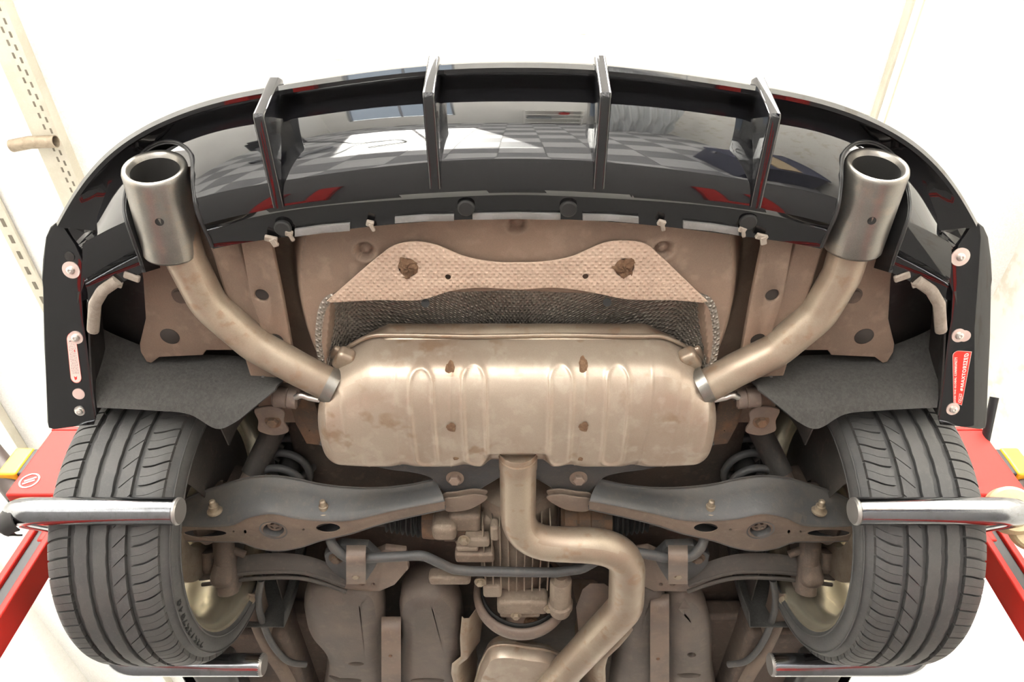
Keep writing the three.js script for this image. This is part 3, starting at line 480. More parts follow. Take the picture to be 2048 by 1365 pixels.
// ---- felt wheel arch liners
{
  const rows = [
    [[186, 640, .075], [200, 655, .075], [275, 690, .07], [340, 712, .068], [420, 712, .068], [480, 716, .066], [530, 730, .055], [566, 748, .04]],
    [[189, 730, .02], [230, 738, .02], [300, 742, .02], [370, 745, .018], [430, 750, .014], [480, 752, .012], [530, 758, .006], [566, 765, 0]],
    [[193, 795, -.035], [240, 796, -.036], [310, 796, -.037], [375, 800, -.04], [425, 820, -.055], [470, 815, -.058], [510, 795, -.05], [555, 775, -.04]],
    [[196, 816, -.05], [240, 818, -.052], [310, 822, -.055], [380, 829, -.058], [436, 858, -.078], [470, 846, -.078], [514, 812, -.066], [552, 782, -.05]],
  ].map(r => resample(smooth(r.map(a => at(...a)), 60, false), 40));
  const cols = Array.from({ length: 40 }, (_, j) => resample(smooth(rows.map(r => r[j]), 30, false), 22));
  const face = sheet(Array.from({ length: 22 }, (_, i) => cols.map(c => c[i])), .003);
  const arch = []; for (let i = 0; i <= 40; i++) { const q = lerp(-.05, Math.PI + .25, i / 40), r = .376 + .012 * Math.sin(q * 3); arch.push([-.885, -.80, -.70, -.62, -.585, -.575].map((x, k) => V(x, Math.sin(q) * (r - (k === 5 ? .05 : 0)) + 0.01, Math.cos(q) * (r - (k === 5 ? .05 : 0))))); }
  const archG = sheet(arch, .003);
  const inner = sheet(Array.from({ length: 6 }, (_, k) => Array.from({ length: 33 }, (_, i) => { const q = lerp(-.1, Math.PI + .1, i / 32), r = lerp(.345, .22, k / 5); return V(-.606, Math.sin(q) * r + .02, Math.cos(q) * r); })), .003);
  const corner = sheet([[at(178, 600, .0), at(181, 700, -.02), at(186, 780, -.045), at(193, 832, -.055)].map(p => p), [at(176, 600, .10), at(200, 690, .09), at(205, 760, .05), at(204, 815, .0)]].map(r => resample(r, 12)), .003);
  for (const s of [1, -1]) {
    const mm = g => s > 0 ? g : mirror(g);
    const l = cp('wheel_arch_liner', mm(face), M.felt, 'dark speckled felt liner behind the wheel');
    part('arch_shell', mm(archG), M.felt, l); part('arch_side', mm(inner), M.dark, l); part('edge_panel', mm(corner), M.satin, l);
  }
}
// ---- foil heat shield above the muffler
{
  const Y = -.006;
  const top = [[653, 603], [700, 562], [760, 511], [790, 491], [830, 484], [870, 490], [930, 514], [990, 525], [1040, 526], [1080, 525], [1140, 515], [1210, 486], [1250, 482], [1290, 488], [1320, 512], [1370, 560], [1415, 603]];
  const bot = [[1405, 606], [1340, 601], [1300, 601], [1250, 599], [1210, 591], [1150, 580], [1100, 576], [1040, 580], [960, 576], [900, 583], [860, 596], [830, 602], [760, 601], [662, 606]];
  const out = [...smooth(top.map(p => at(...p, Y)), 60, false), ...smooth(bot.map(p => at(...p, Y)), 50, false)];
  const holes = [[816, 536, .017], [1249, 536, .017], [896, 555, .0052], [1171, 554, .0052]].map(([x, y, r]) => ring(at(x, y, Y), r, r * 1.1, 20));
  const flange = cp('heat_shield', plate(out, .003, { a: Y, holes, bevel: .0008 }), M.foil, 'dusty beige foil heat shield with pressed dots');
  for (const [x, y, f] of [[816, 536, 1], [1249, 536, -1]]) { const c = at(x, y, Y);
    const lump = []; for (let i = 0; i <= 8; i++) lump.push(Array.from({ length: 24 }, (_, k) => { const q = k / 24 * 2 * Math.PI, r = .0185 * i / 8 * (1 + .18 * Math.sin(q * 3 + f) + .08 * Math.sin(q * 7)); return V(c.x + Math.cos(q) * r, Y + .001 - .005 * (1 - (i / 8) ** 2) + .002 * Math.sin(q * 5 + i), c.z + Math.sin(q) * r * 1.1); }));
    part('rusty_stud', surf(lump, false, true), M.rust, flange); }
  // upturned wall that runs around the muffler, then the roof above it
  const rim = [[652, 752], [641, 700], [640, 660], [650, 615], [668, 600], [760, 594], [850, 594], [905, 577], [960, 571], [1040, 573], [1110, 571], [1160, 577], [1215, 590], [1300, 594], [1400, 600], [1420, 615], [1430, 660], [1429, 700], [1418, 752]];
  const r0 = resample(smooth(rim.map(p => at(...p, Y + .001)), 120, false), 90), cen = V(0, 0, .36);
  const inw = (k, dy) => r0.map(p => { const d = V(cen.x - p.x, 0, cen.z - p.z), s = V(d.x * .55, 0, d.z); s.normalize(); return V(p.x + s.x * k, p.y + dy, p.z + s.z * k); });
  const rowsW = [inw(-.010, .0035), inw(0, .0030), inw(.006, .008), inw(.014, .03), inw(.022, .055), inw(.030, .064), inw(.036, .075), inw(.06, .098), r0.map(p => V(p.x * .5, .105, lerp(p.z, .33, .6)))];
  const wallG = surf(rowsW), wuv = []; { const len = [0]; for (let j = 1; j < 90; j++) len.push(len[j - 1] + r0[j].distanceTo(r0[j - 1])); let h = 0; rowsW.forEach((r, i) => { if (i) h += Math.max(.004, r[45].distanceTo(rowsW[i - 1][45])); for (let j = 0; j < 90; j++) wuv.push(len[j], h); }); }
  wallG.setAttribute('uv', new THREE.Float32BufferAttribute(wuv, 2)); wallG.userData.ownUV = true;
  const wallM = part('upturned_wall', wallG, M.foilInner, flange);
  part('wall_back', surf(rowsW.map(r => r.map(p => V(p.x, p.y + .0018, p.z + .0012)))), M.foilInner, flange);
  for (const [x, y] of [[851, 607], [1214, 605]]) part('shield_hole_disc', lathe([[0, .001], [.0055, .001], [.0075, 0], [.0075, .004], [0, .004]], at(x, y, Y + .006), V(0, -1, .6), 16), M.rubber, flange);  // dark discs put in for the shade inside open holes
}
// ---- rear silencer (muffler)
{
  const sec = smooth([[.470, .030], [.467, .010], [.455, -.030], [.425, -.058], [.385, -.072], [.33, -.079], [.27, -.080], [.235, -.074], [.214, -.052], [.207, -.010], [.210, .045], [.235, .078], [.33, .088], [.43, .082], [.470, .055]].map(([z, y]) => V(0, y, z)), 150);
  const bead = (x, z, cx, z0, z1, w, o = 0) => { const zz = clamp(z, z0, z1), d = Math.hypot(x - cx, z - zz); return Math.exp(-Math.pow((d - w) / .0036, 2)); };
  const X = t => .389 * Math.sin(t * Math.PI / 2) ** 1 * 1, rows = [];
  const NX = 340;
  for (let i = 0; i <= NX; i++) {
    const s = lerp(-1, 1, i / NX), a = Math.abs(s), x = Math.sign(s) * .389 * (a < .7 ? a : .7 + (a - .7) * (1 - .18 * ((a - .7) / .3) ** 2) / (1 - .18 * 1) * (1 - .0));
    const xa = Math.min(Math.abs(x), .389), k = clamp((xa - .27) / .119), e = Math.pow(clamp((xa - .34) / .049), 2);
    const round = Math.sqrt(Math.max(0, 1 - Math.pow(clamp((xa - .352) / .037), 2.2)));
    const zr = .478 - .085 * Math.pow(k, 1.5), zf = .207 + .02 * k * k;
    rows.push(sec.map(p => { let z = lerp(zf, zr, (p.z - .207) / (.478 - .207)), y = p.y; const zm = (zr + zf) / 2 - .01, q = .55 + .45 * round; z = zm + (z - zm) * q; y = .01 + (y - .01) * (.62 + .38 * round);
      if (y < 0.02) {   // pressed beads on the lower shell
        let h = 0; for (const [cx, z0, z1] of [[-.178, .262, .436], [-.080, .262, .440], [.082, .262, .440], [.187, .262, .440]]) h = Math.max(h, bead(x, z, cx, z0, z1, .021));
        h += .5 * bead(x, z, -.345, .30, .40, .018) * (x < 0 ? 1 : 0) + .5 * bead(x, z, .345, .30, .40, .018) * (x > 0 ? 1 : 0);
        for (const c of [-.293, -.232, -.128, .122, .246, .30]) h += .28 * Math.exp(-Math.pow((x - c - (z - .33) * .05) / .0016, 2));
        y -= .0047 * h; 
        for (const c of [-.23, -.105, .108, .235]) y += .006 * Math.exp(-Math.pow((x - c) / .018, 2)) * sstep(.262, .235, z);   // dents at the front lip
        y += .020 * sstep(.075, .05, Math.abs(x)) * sstep(.280, .25, z);                                                 // recess over the inlet pipe
      }
      return V(x, y, z); }));
  }
  const shell = surf(rows, false, true), caps = [0, NX].map(i => { const c = rows[i].reduce((s, p) => s.add(p), V()).multiplyScalar(1 / rows[i].length); return surf([rows[i], rows[i].map(p => p.clone().lerp(c, .5)), rows[i].map(() => c.clone())], false, true); });
  const muf = cp('muffler', merge(shell, caps), M.muffler, 'large steel muffler with pressed beads and rust bloom');
  // folded seam and upper half-shell
  const seam = []; for (let i = 0; i <= 60; i++) { const x = lerp(-.345, .345, i / 60), k = clamp((Math.abs(x) - .27) / .119); seam.push(V(x, .036 + .002 * Math.sin(x * 20), .480 - .085 * Math.pow(k, 1.5))); }
  part('seam', sweep(seam, .0045, { n: 8 }), M.pipe, muf);
  const up = []; for (let i = 0; i <= 40; i++) { const x = lerp(-.31, .31, i / 40); const k = clamp((Math.abs(x) - .25) / .06); up.push([V(x, .036, .470 - .02 * k), V(x, .050, .482 - .03 * k), V(x, .066, .484 - .035 * k), V(x, .078, .472 - .03 * k), V(x, .085, .42)]); }
  part('upper_shell', sheet(up, .002), M.pipe, muf, '');
  for (const s of [1, -1]) { const mm = g => s > 0 ? g : mirror(g);
    part('corner_lug', mm(merge(box(.034, .03, .05, at(688, 718, .012), .010, [0.2, .55, 0]), box(.05, .012, .072, at(681, 722, .024), .006, [0.2, .55, 0]))), M.pipe, muf);
    // welded stub of the tailpipe, hanger rod and rubber block
    part('hanger_rod', mm(sweep(fillet([at(640, 800, -.03), at(618, 796, -.03), at(602, 790, -.028), at(592, 795, -.025)], .012), .0062, { n: 12 })), M.zinc, muf);
  }
  for (const [px, py, rx, rz] of [[897, 770, .0085, .015], [903, 852, .009, .012], [1170, 765, .008, .016], [1167, 851, .009, .013], [1160, 915, .006, .006], [912, 914, .006, .005]]) {
    const c = at(px, py, -.075); const z = c.z; // rust spots sit on the skin
    let y = -.0805; if (z > .36) y = -.0805 + (z - .36) * .17; if (z > .40) y += (z - .40) * .55;
    const pts = []; for (let i = 0; i <= 5; i++) pts.push(Array.from({ length: 20 }, (_, k) => { const q = k / 20 * 2 * Math.PI, r = i / 5 * (1 + .10 * Math.sin(q * 3 + px) + .06 * Math.sin(q * 5) + .05 * Math.sin(q * 9 + px)); return V(c.x + Math.cos(q) * rx * r, y - .0010 * (1 - (i / 5) ** 2) + .0010 + Math.sin(q) * rz * r * (z > .40 ? .7 : z > .36 ? .17 : 0), z + Math.sin(q) * rz * r); }));
    part('rust_spot', surf(pts, false, true), M.rust, muf);
  }
}
// ---- tailpipes and tips
for (const s of [1, -1]) {
  const mm = g => s > 0 ? g : mirror(g);
  const path = s > 0 ? fillet([at(664, 772, -.018), at(600, 740, -.016), at(510, 690, -.010), at(418, 610, -.004), at(372, 520, -.004), at(352, 455, -.003)], .09, 10)
    : fillet([at(664, 778, -.018), at(600, 742, -.016), at(515, 700, -.010), at(432, 630, -.004), at(384, 548, -.004), at(356, 455, -.003)], .07, 10);
  const pipe = cp('tailpipe', mm(sweep(resample(path, 60), .0325, { n: 28, hollow: .002 })), M.pipe, s > 0 ? 'tan tailpipe curving to the left tip' : 'tan tailpipe curving to the right tip');
  part('weld_collar', mm(merge(sweep([at(672, 776, -.02), at(652, 767, -.018)], .0355, { n: 28 }))), M.tip, pipe);
  const e = s > 0 ? at(308, 333, .004) : at(2 * MIDX - 1756, 328, .004), b0 = s > 0 ? at(348, 508, -.004) : at(2 * MIDX - 1702, 500, -.004), ax = e.clone().sub(b0), len = ax.length();
  ax.normalize();
  // slant-cut double tip: outer sleeve, rolled rim, inner bore
  const u = V(0, 1, 0).addScaledVector(ax, -ax.y).normalize(), sd = V().crossVectors(ax, u);
  const rr = .0465, K = 44, prof = (r, h, sl) => Array.from({ length: K }, (_, k) => { const q = k / K * 2 * Math.PI; return b0.clone().addScaledVector(ax, h + sl * Math.cos(q) * r).addScaledVector(u, Math.cos(q) * r).addScaledVector(sd, Math.sin(q) * r); });
  const sl = .22, tipG = surf([prof(rr - .014, 0, 0), prof(rr - .003, .001, 0), prof(rr, .006, 0), ...Array.from({ length: 9 }, (_, i) => prof(rr + .0015 * (i + 1) / 9, lerp(.01, len - .012, (i + 1) / 9), sl * (i + 1) / 9)), prof(rr + .002, len - .006, sl), prof(rr + .0005, len - .001, sl), prof(rr - .003, len + .0005, sl), prof(rr - .007, len - .002, sl), prof(rr - .010, len - .008, sl)], false, true);
  const bore = surf([prof(rr - .010, len - .008, sl), prof(rr - .011, len - .03, sl), prof(rr - .012, len - .1, 0), prof(.004, len - .1, 0)], false, true);
  const tip = cp('exhaust_tip', mm(tipG), M.tip, s > 0 ? 'round brushed steel exhaust tip on the left' : 'round brushed steel exhaust tip on the right');
  part('bore', mm(bore), M.sootAndHoleShade, tip);
  const hp = s > 0 ? at(319, 444, -.045) : at(2 * MIDX - 1743, 441, -.045);
  { // dark disc as the shade in a drain hole, at the nearest sleeve point
    const d = hp.clone().sub(b0), h = d.dot(ax), radial = d.addScaledVector(ax, -h).normalize(), c = b0.clone().addScaledVector(ax, h).addScaledVector(radial, rr + .0008);
    part('drain_hole_disc', mm(lathe([[0, 0], [.0055, 0], [.0065, .0004], [.0065, -.004], [0, -.004]], c, radial, 18)), M.sootAndHoleShade, tip);
  }
}
// ---- wheels: tyre with real grooves and tread blocks, rim, spokes, brake
const ringPx = (cx, cy, rx, ry, Y, n = 24) => Array.from({ length: n }, (_, i) => at(cx + Math.cos(i / n * 2 * Math.PI) * rx, cy + Math.sin(i / n * 2 * Math.PI) * ry, Y));
const font = await new FontLoader().loadAsync('fonts/droid/droid_sans_bold.typeface.json');
{
  const R = TYRE_R, WX = .7625;
  const rp = x => { const a = Math.abs(x); return a < .08 ? R - .003 * (a / .08) ** 2 : R - .003 - .022 * Math.pow((a - .08) / .034, 2.2); };
  const rev = (profile, n = 168) => { const rows = profile.map(([x, r]) => Array.from({ length: n }, (_, k) => { const q = k / n * 2 * Math.PI; return V(x, Math.sin(q) * r, Math.cos(q) * r); })); return surf(rows, false, true); };
  const carc = []; for (let i = 0; i <= 24; i++) { const x = lerp(-.110, .110, i / 24); carc.push([x, rp(x) - .0085]); }
  const side = [[.113, .296], [.1165, .290], [.1195, .279], [.1195, .270], [.1155, .260], [.1105, .2545], [.1085, .250], [.106, .246]];
  const prof = [...side.map(([x, r]) => [-x, r]).reverse(), ...carc, ...side];
  const carcass = merge(rev(prof));
  // ledges and rings pressed into the inner sidewall
  const rings = merge(rev([[.1130, .2985], [.1150, .2995], [.1160, .2965], [.1140, .2955]], 120), rev([[.1185, .2665], [.1200, .2645], [.1192, .2625], [.1170, .2635]], 120));
  const ribs = [[-.112, -.0615], [-.0505, -.0263], [-.0153, .0091], [.0201, .0438], [.0548, .100]];
  const rowsRing = (x0, x1, amp) => { const n = 224; return [[x0, -.008], [x0, -.001], [x0 + .001, 0], [(x0 + x1) / 2, 0], [x1 - .001, 0], [x1, -.001], [x1, -.008]].map(([x, d], i) => Array.from({ length: n }, (_, k) => { const q = k / n * 2 * Math.PI, saw = (k % 4) === 0 ? 1 : (k % 4) === 1 ? .4 : 0, xx = x + (i < 3 ? amp * saw : i > 3 ? amp * .5 * saw : 0), r = rp(xx) + d; return V(xx, Math.sin(q) * r, Math.cos(q) * r); })); };
  const PITCHES = 56, dq = 2 * Math.PI / PITCHES;
  const block = (x0, x1, skew, curve, gap, part2 = 0) => {       // one tread block, centred on the lowest point of the tyre
    const nx = 6, na = 3, top = [], low = [];
    for (let i = 0; i <= nx; i++) { const t = i / nx, x = lerp(x0, x1, t), off = skew * (t - .5) + curve * Math.sin(t * Math.PI), a = [], b = [];
      for (let k = 0; k <= na; k++) { const q = off + lerp(part2 > 0 ? .0004 / R : -dq / 2 + gap / R / 2, part2 < 0 ? -.0004 / R : dq / 2 - gap / R / 2, k / na), r = rp(x); a.push(V(x, -Math.cos(q) * r, Math.sin(q) * r)); b.push(V(x, -Math.cos(q) * (r - .009), Math.sin(q) * (r - .009))); }
      top.push(a); low.push(b); }
    const e = (a, b) => surf([a, b]);
    return merge(surf(top), e(top[0], low[0]), e(top[nx], low[nx]), e(top.map(r => r[0]), low.map(r => r[0])), e(top.map(r => r[na]), low.map(r => r[na])));
  };
  const kinds = [[...ribs[0], .05, .01, .0042], [...ribs[3], .075, 0, .0026], [...ribs[4], .05, -.012, .0040]].map((k, i) => i === 1 ? block(...k) : merge(block(...k, -1), block(...k, 1)));
  const thinSipe = [[...ribs[0]], [...ribs[4]]];
  const rimG = merge(rev([[.110, .250], [.113, .256], [.110, .2575], [.105, .256], [.103, .250], [.098, .240], [.085, .236], [.06, .226], [-.04, .224], [-.09, .232], [-.105, .246], [-.112, .255], [-.115, .252], [-.110, .240], [-.06, .218], [.06, .219], [.088, .229], [.1, .236], [.106, .244], [.110, .250]], 96));
  const spokes = []; for (let k = 0; k < 5; k++) for (const d of [-.16, .16]) { const q = k / 5 * 2 * Math.PI + d + .3; const dir = a => V(0, Math.cos(a), Math.sin(a)); spokes.push([V(-.085, 0, 0).addScaledVector(dir(q - d * .35), .05), V(-.098, 0, 0).addScaledVector(dir(q), .14), V(-.098, 0, 0).addScaledVector(dir(q + d * .15), .232)]); }
  for (const s of [1, -1]) {
    const mm = g => s > 0 ? g : mirror(g), put = (m) => { m.position.set(s > 0 ? -WX : WX, TYRE_R, 0); return m; };
    const tyre = put(part('tyre', mm(merge(carcass, rings)), M.tyre, car)); tyre.userData.label = s > 0 ? 'black low profile tyre of the left rear wheel' : 'black low profile tyre of the right rear wheel';
    for (const k of [1, 2]) part('tread_rib', mm(surf(rowsRing(...ribs[k], .0022), false, true)), M.tyre, tyre);
    const rest = [];
    kinds.forEach((g0, kind) => { const base = finish(mm(g0));
      for (let i = 0; i < PITCHES; i++) { const q = i * dq, seen = Math.cos(q + .75) > -.05;      // the arc that faces down and back
        if (seen) { const m = shade(new THREE.Mesh(base, M.tyre)); m.name = 'tread_block'; m.rotation.x = q; tyre.add(m); } else { const g = base.clone(); g.rotateX(q); rest.push(g); } } });
    part('tread_rest', mergeGeometries(rest, false), M.tyre, tyre).userData.kind = 'stuff';
    if (s > 0) {                                      // raised size marking on the inner sidewall
      const text = '235/35ZR19', gs = []; [...text].forEach((ch, i) => { const g = new TextGeometry(ch, { font, size: .0165, depth: .0025, curveSegments: 4 }); g.computeBoundingBox(); const b = g.boundingBox; g.translate(-(b.max.x + b.min.x) / 2, -.008, 0);
        g.rotateY(Math.PI / 2);                       // face +x, letters upright (y) and running to -z
        g.translate(.1160, .286, 0); g.rotateX(Math.PI); g.rotateX(.27 - i * .06); gs.push(g); });
      part('size_marking', merge(gs), M.rubber, tyre);
    }
    const rim = put(part('wheel_rim', mm(rimG), M.rim, car)); rim.userData.label = 'grey alloy rim barrel seen from inside';
    for (const p of spokes) part('spoke', mm(sweep(resample(smooth(p, 20, false), 10), t => lerp(.020, .026, t), { n: 12, squash: .6 })), M.spoke, rim);
    part('hub', mm(lathe([[0, -.095], [.06, -.095], [.075, -.085], [.08, -.04], [.06, .02], [.05, .05], [0, .05]], V(0, 0, 0), V(1, 0, 0), 40)), M.rim, rim);
    const disc = put(part('brake_disc', mm(merge(lathe([[.08, .012], [.155, .012], [.156, .018], [.156, .030], [.155, .036], [.08, .036], [.075, .02]], V(0, 0, 0), V(1, 0, 0), 64))), M.disc, car)); disc.userData.label = 'dusty steel brake disc';
    part('dust_shield', mm(sheet(Array.from({ length: 4 }, (_, k) => Array.from({ length: 28 }, (_, i) => { const q = lerp(-.35, 3.35, i / 27), r = lerp(.07, .212, k / 3); return V(.072 + .010 * (k === 3 ? 0 : 1), Math.sin(q) * r, Math.cos(q) * r); })), .002)), M.dark, disc);
    part('caliper', mm(merge(box(.085, .06, .13, V(.03, .04, -.145), .015, [.25, 0, 0]), box(.05, .05, .06, V(.075, .05, -.14), .015))), M.dark, disc);
    // wheel carrier with its ears
    const kn = put(part('wheel_carrier', mm(merge(lathe([[0, .05], [.07, .05], [.075, .06], [.06, .09], [.045, .1], [0, .1]], V(0, 0, 0), V(1, 0, 0), 32), sweep([V(.085, -.03, -.05), V(.09, -.10, -.17)], .024, { n: 14 }), sweep([V(.085, .03, 0), V(.09, .12, -.01)], .028, { n: 14 }), box(.05, .09, .1, V(.085, -.06, -.14), .02, [.4, 0, 0]))), M.floordark, car)); kn.userData.label = 'dusty cast wheel carrier';
  }
}
// ---- lower spring arms
{
  const Yb = -.085;
  const T = [[352, 1015, -.035], [400, 991, -.022], [440, 978, -.016], [490, 963, -.012], [540, 957, -.010], [590, 962, -.012], [640, 973, -.016], [700, 980, -.02], [760, 981, -.025], [820, 975, -.03], [872, 964, -.033]];
  const C = [[360, 1052, Yb], [420, 1054, Yb], [466, 1050, Yb], [500, 1035, Yb], [545, 1028, Yb], [590, 1037, Yb], [640, 1042, Yb], [700, 1041, Yb], [780, 1023, Yb], [840, 1011, Yb], [890, 1002, Yb]];
  const B = [[360, 1082, Yb], [440, 1084, Yb], [482, 1085, Yb], [512, 1096, Yb], [555, 1102, Yb], [600, 1095, Yb], [640, 1082, Yb], [700, 1068, Yb], [760, 1049, Yb], [830, 1032, Yb], [890, 1019, Yb]];
  const cv = (l, n = 50) => resample(smooth(l.map(a => at(...a)), 120, false), n), t = cv(T), c = cv(C), b = cv(B);
  const wall = sheet([t.map(p => V(p.x, p.y - .001, p.z + .012)), t, t.map((p, i) => p.clone().lerp(c[i], .35).add(V(0, 0, .004))), t.map((p, i) => p.clone().lerp(c[i], .8).add(V(0, -.001, .006))), t.map((p, i) => p.clone().lerp(c[i], .95).add(V(0, -.002, .002))), c], .003);
  const front = sheet([b, b.map(p => V(p.x, p.y + .045, p.z - .004))], .003);
  const holes = [ringPx(547, 1061, 22, 15, Yb), ringPx(656, 1057, 25, 10, Yb), ringPx(410, 1068, 44, 8.5, Yb, 28), ringPx(467, 1064, 3.2, 2.4, Yb, 10), ringPx(490, 1065, 4, 5, Yb, 10), ringPx(607, 1060, 3.6, 2.4, Yb, 10)];
  const bottom = plate([...c, ...b.slice().reverse()], .003, { a: Yb, holes, bevel: .0008 });
  for (const s of [1, -1]) {
    const mm = g => s > 0 ? g : mirror(g);
    const arm = cp('spring_arm', mm(merge(wall, front)), M.arm, s > 0 ? 'dark stamped spring arm on the left' : 'dark stamped spring arm on the right');
    part('bottom_plate', mm(bottom), M.armDust, arm);
    part('spring_cup', mm(lathe([[.030, -.001], [.0235, .001], [.0215, .012], [.021, .02], [0, .02]], V(at(547, 1061, Yb).x, Yb, at(547, 1061, Yb).z), V(0, 1, 0), 30)), M.arm, arm);
    const pc = at(547, 1061, Yb);
    const slots = [0, 1, 2, 3].map(k => ring(V(pc.x + Math.cos(k * Math.PI / 2 + .5) * .0085, 0, pc.z + Math.sin(k * Math.PI / 2 + .5) * .0085), .0045, .0028, 10, k * Math.PI / 2 + .5 + Math.PI / 2));
    part('seat_plug', mm(plate(ring(pc, .0165, .0165, 24), .004, { a: Yb + .010, holes: slots, bevel: .0008 })), M.armDust, arm);
    for (const [px, py] of [[432, 1024], [650, 1024]]) { const o = at(px, py, -.062); o.z += .010; o.y -= .002; part('stud_nut', mm(merge(lathe([[0, -.006], [.016, -.006], [.016, -.002], [.010, 0], [.010, .011], [.0065, .012], [.0065, .024], [.004, .027], [0, .027]], o, V(0, .1, 1), 18))), M.dustyZinc, arm); }
    for (const [px, py] of [[682, 1009], [739, 1006]]) part('arm_hole_disc', mm(lathe([[0, .002], [.0036, .001], [.0045, 0], [0, -.004]], (() => { const p = at(px, py, -.052); return V(p.x, p.y, p.z + .004); })(), V(0, -.3, 1), 14)), M.rubber, arm);  // dark raised discs stand for shaded holes in the arm wall
    if (s > 0) { const q = at(872, 985, -.04); part('barcode_label', box(.019, .016, .001, V(q.x, q.y, q.z + .006), .0003, [-.35, .1, .15]), M.white, arm); 
      for (let i = 0; i < 5; i++) part('print_bar', box(.0016, .008, .0004, V(q.x - .005 + i * .0026, q.y + .0015, q.z + .0072), .0001, [-.35, .1, .15]), M.black, arm); }
    // coil spring, lower pad, damper
    const sx = -.540, sz = .040, sp = cp('coil_spring', mm(sweep(Array.from({ length: 280 }, (_, i) => { const q = i / 280 * 2 * Math.PI * 6.6, r = lerp(.050, .056, i / 280); return V(sx + Math.cos(q) * r, -.055 + .30 * i / 280, sz + Math.sin(q) * r); }), .0090, { n: 10 })), M.arm, s > 0 ? 'dark coil spring on the left' : 'dark coil spring on the right');
    part('spring_pad', mm(lathe([[.02, 0], [.050, 0], [.053, .006], [.05, .012], [.03, .014], [.02, .0]], V(sx, -.06, sz), V(0, 1, 0), 32)), M.rubber, sp);
    part('bump_stop', mm(lathe([[.0, 0], [.022, 0], [.026, .02], [.022, .04], [.027, .06], [.024, .08], [.028, .16], [0, .16]], V(sx, .08, sz), V(0, 1, 0), 24)), M.rubber, sp);
    const d0 = at(488, 985, .02), d1 = at(585, 785, .17), da = cp('damper', mm(sweep([d0.clone().lerp(d1, .18), d0.clone().lerp(d1, .9)], .0265, { n: 24 })), M.dark, s > 0 ? 'dark damper tube on the left' : 'dark damper tube on the right');
    part('damper_foot', mm(merge(sweep([d0, d0.clone().lerp(d1, .2)], .022, { n: 20 }), lathe([[0, -.02], [.018, -.02], [.018, .02], [0, .02]], d0, V(0, 0, 1), 20))), M.armDust, da);
    // saddle plate with bolt beside the muffler
    const sd = at(546, 843, -.012), pl = [[508, 822], [522, 816], [545, 814], [560, 818], [569, 826], [568, 845], [577, 864], [560, 871], [545, 872], [528, 868], [516, 862], [516, 843]].map(p => at(...p, -.012));
    const sad = cp('saddle_plate', mm(plate(smooth(pl, 48), .006, { a: -.012, bevel: .002 })), M.strap, 'beige curved stop plate with a bolt');
    part('bolt', mm(hexBolt(V(sd.x, sd.y, sd.z), V(0, -1, .1), .011, .010)), M.rustyFrame, sad);
    // frame end with rust and its hole
    const fo = [[575, 800], [625, 790], [650, 870], [660, 895], [612, 890], [590, 850]].map(p => at(...p, .035));
    const fe = cp('frame_end', mm(plate(fo, .03, { a: .035, bevel: .006, holes: [ringPx(619, 862, 7, 5.5, .035, 14)] })), M.rustyFrame, 'rusty frame end beside the muffler');
    part('inner_web', mm(plate(ringPx(619, 862, 12, 10, .05, 14), .003, { a: .062 })), M.rustyFrame, fe);
    // exhaust rubber hanger
    const h0 = at(578, 796, -.01), hang = cp('rubber_hanger', mm(merge(lathe([[0, -.030], [.017, -.030], [.021, -.026], [.021, -.004], [.019, -.002], [.021, 0], [.021, .016], [.015, .020], [0, .020]], h0, V(1, 0, -.15), 22), box(.05, .03, .03, V(h0.x, h0.y + .012, h0.z + .004), .008))), M.strap, 'beige rubber exhaust hanger');
    part('hanger_bracket', mm(merge(box(.045, .006, .045, at(538, 765, .02), .002, [0, .3, 0]), box(.006, .03, .04, at(528, 760, .02), .002, [0, .3, 0]), box(.045, .03, .006, at(540, 775, .015), .002, [0, .3, 0]))), M.clipGrey, hang);
  }
}
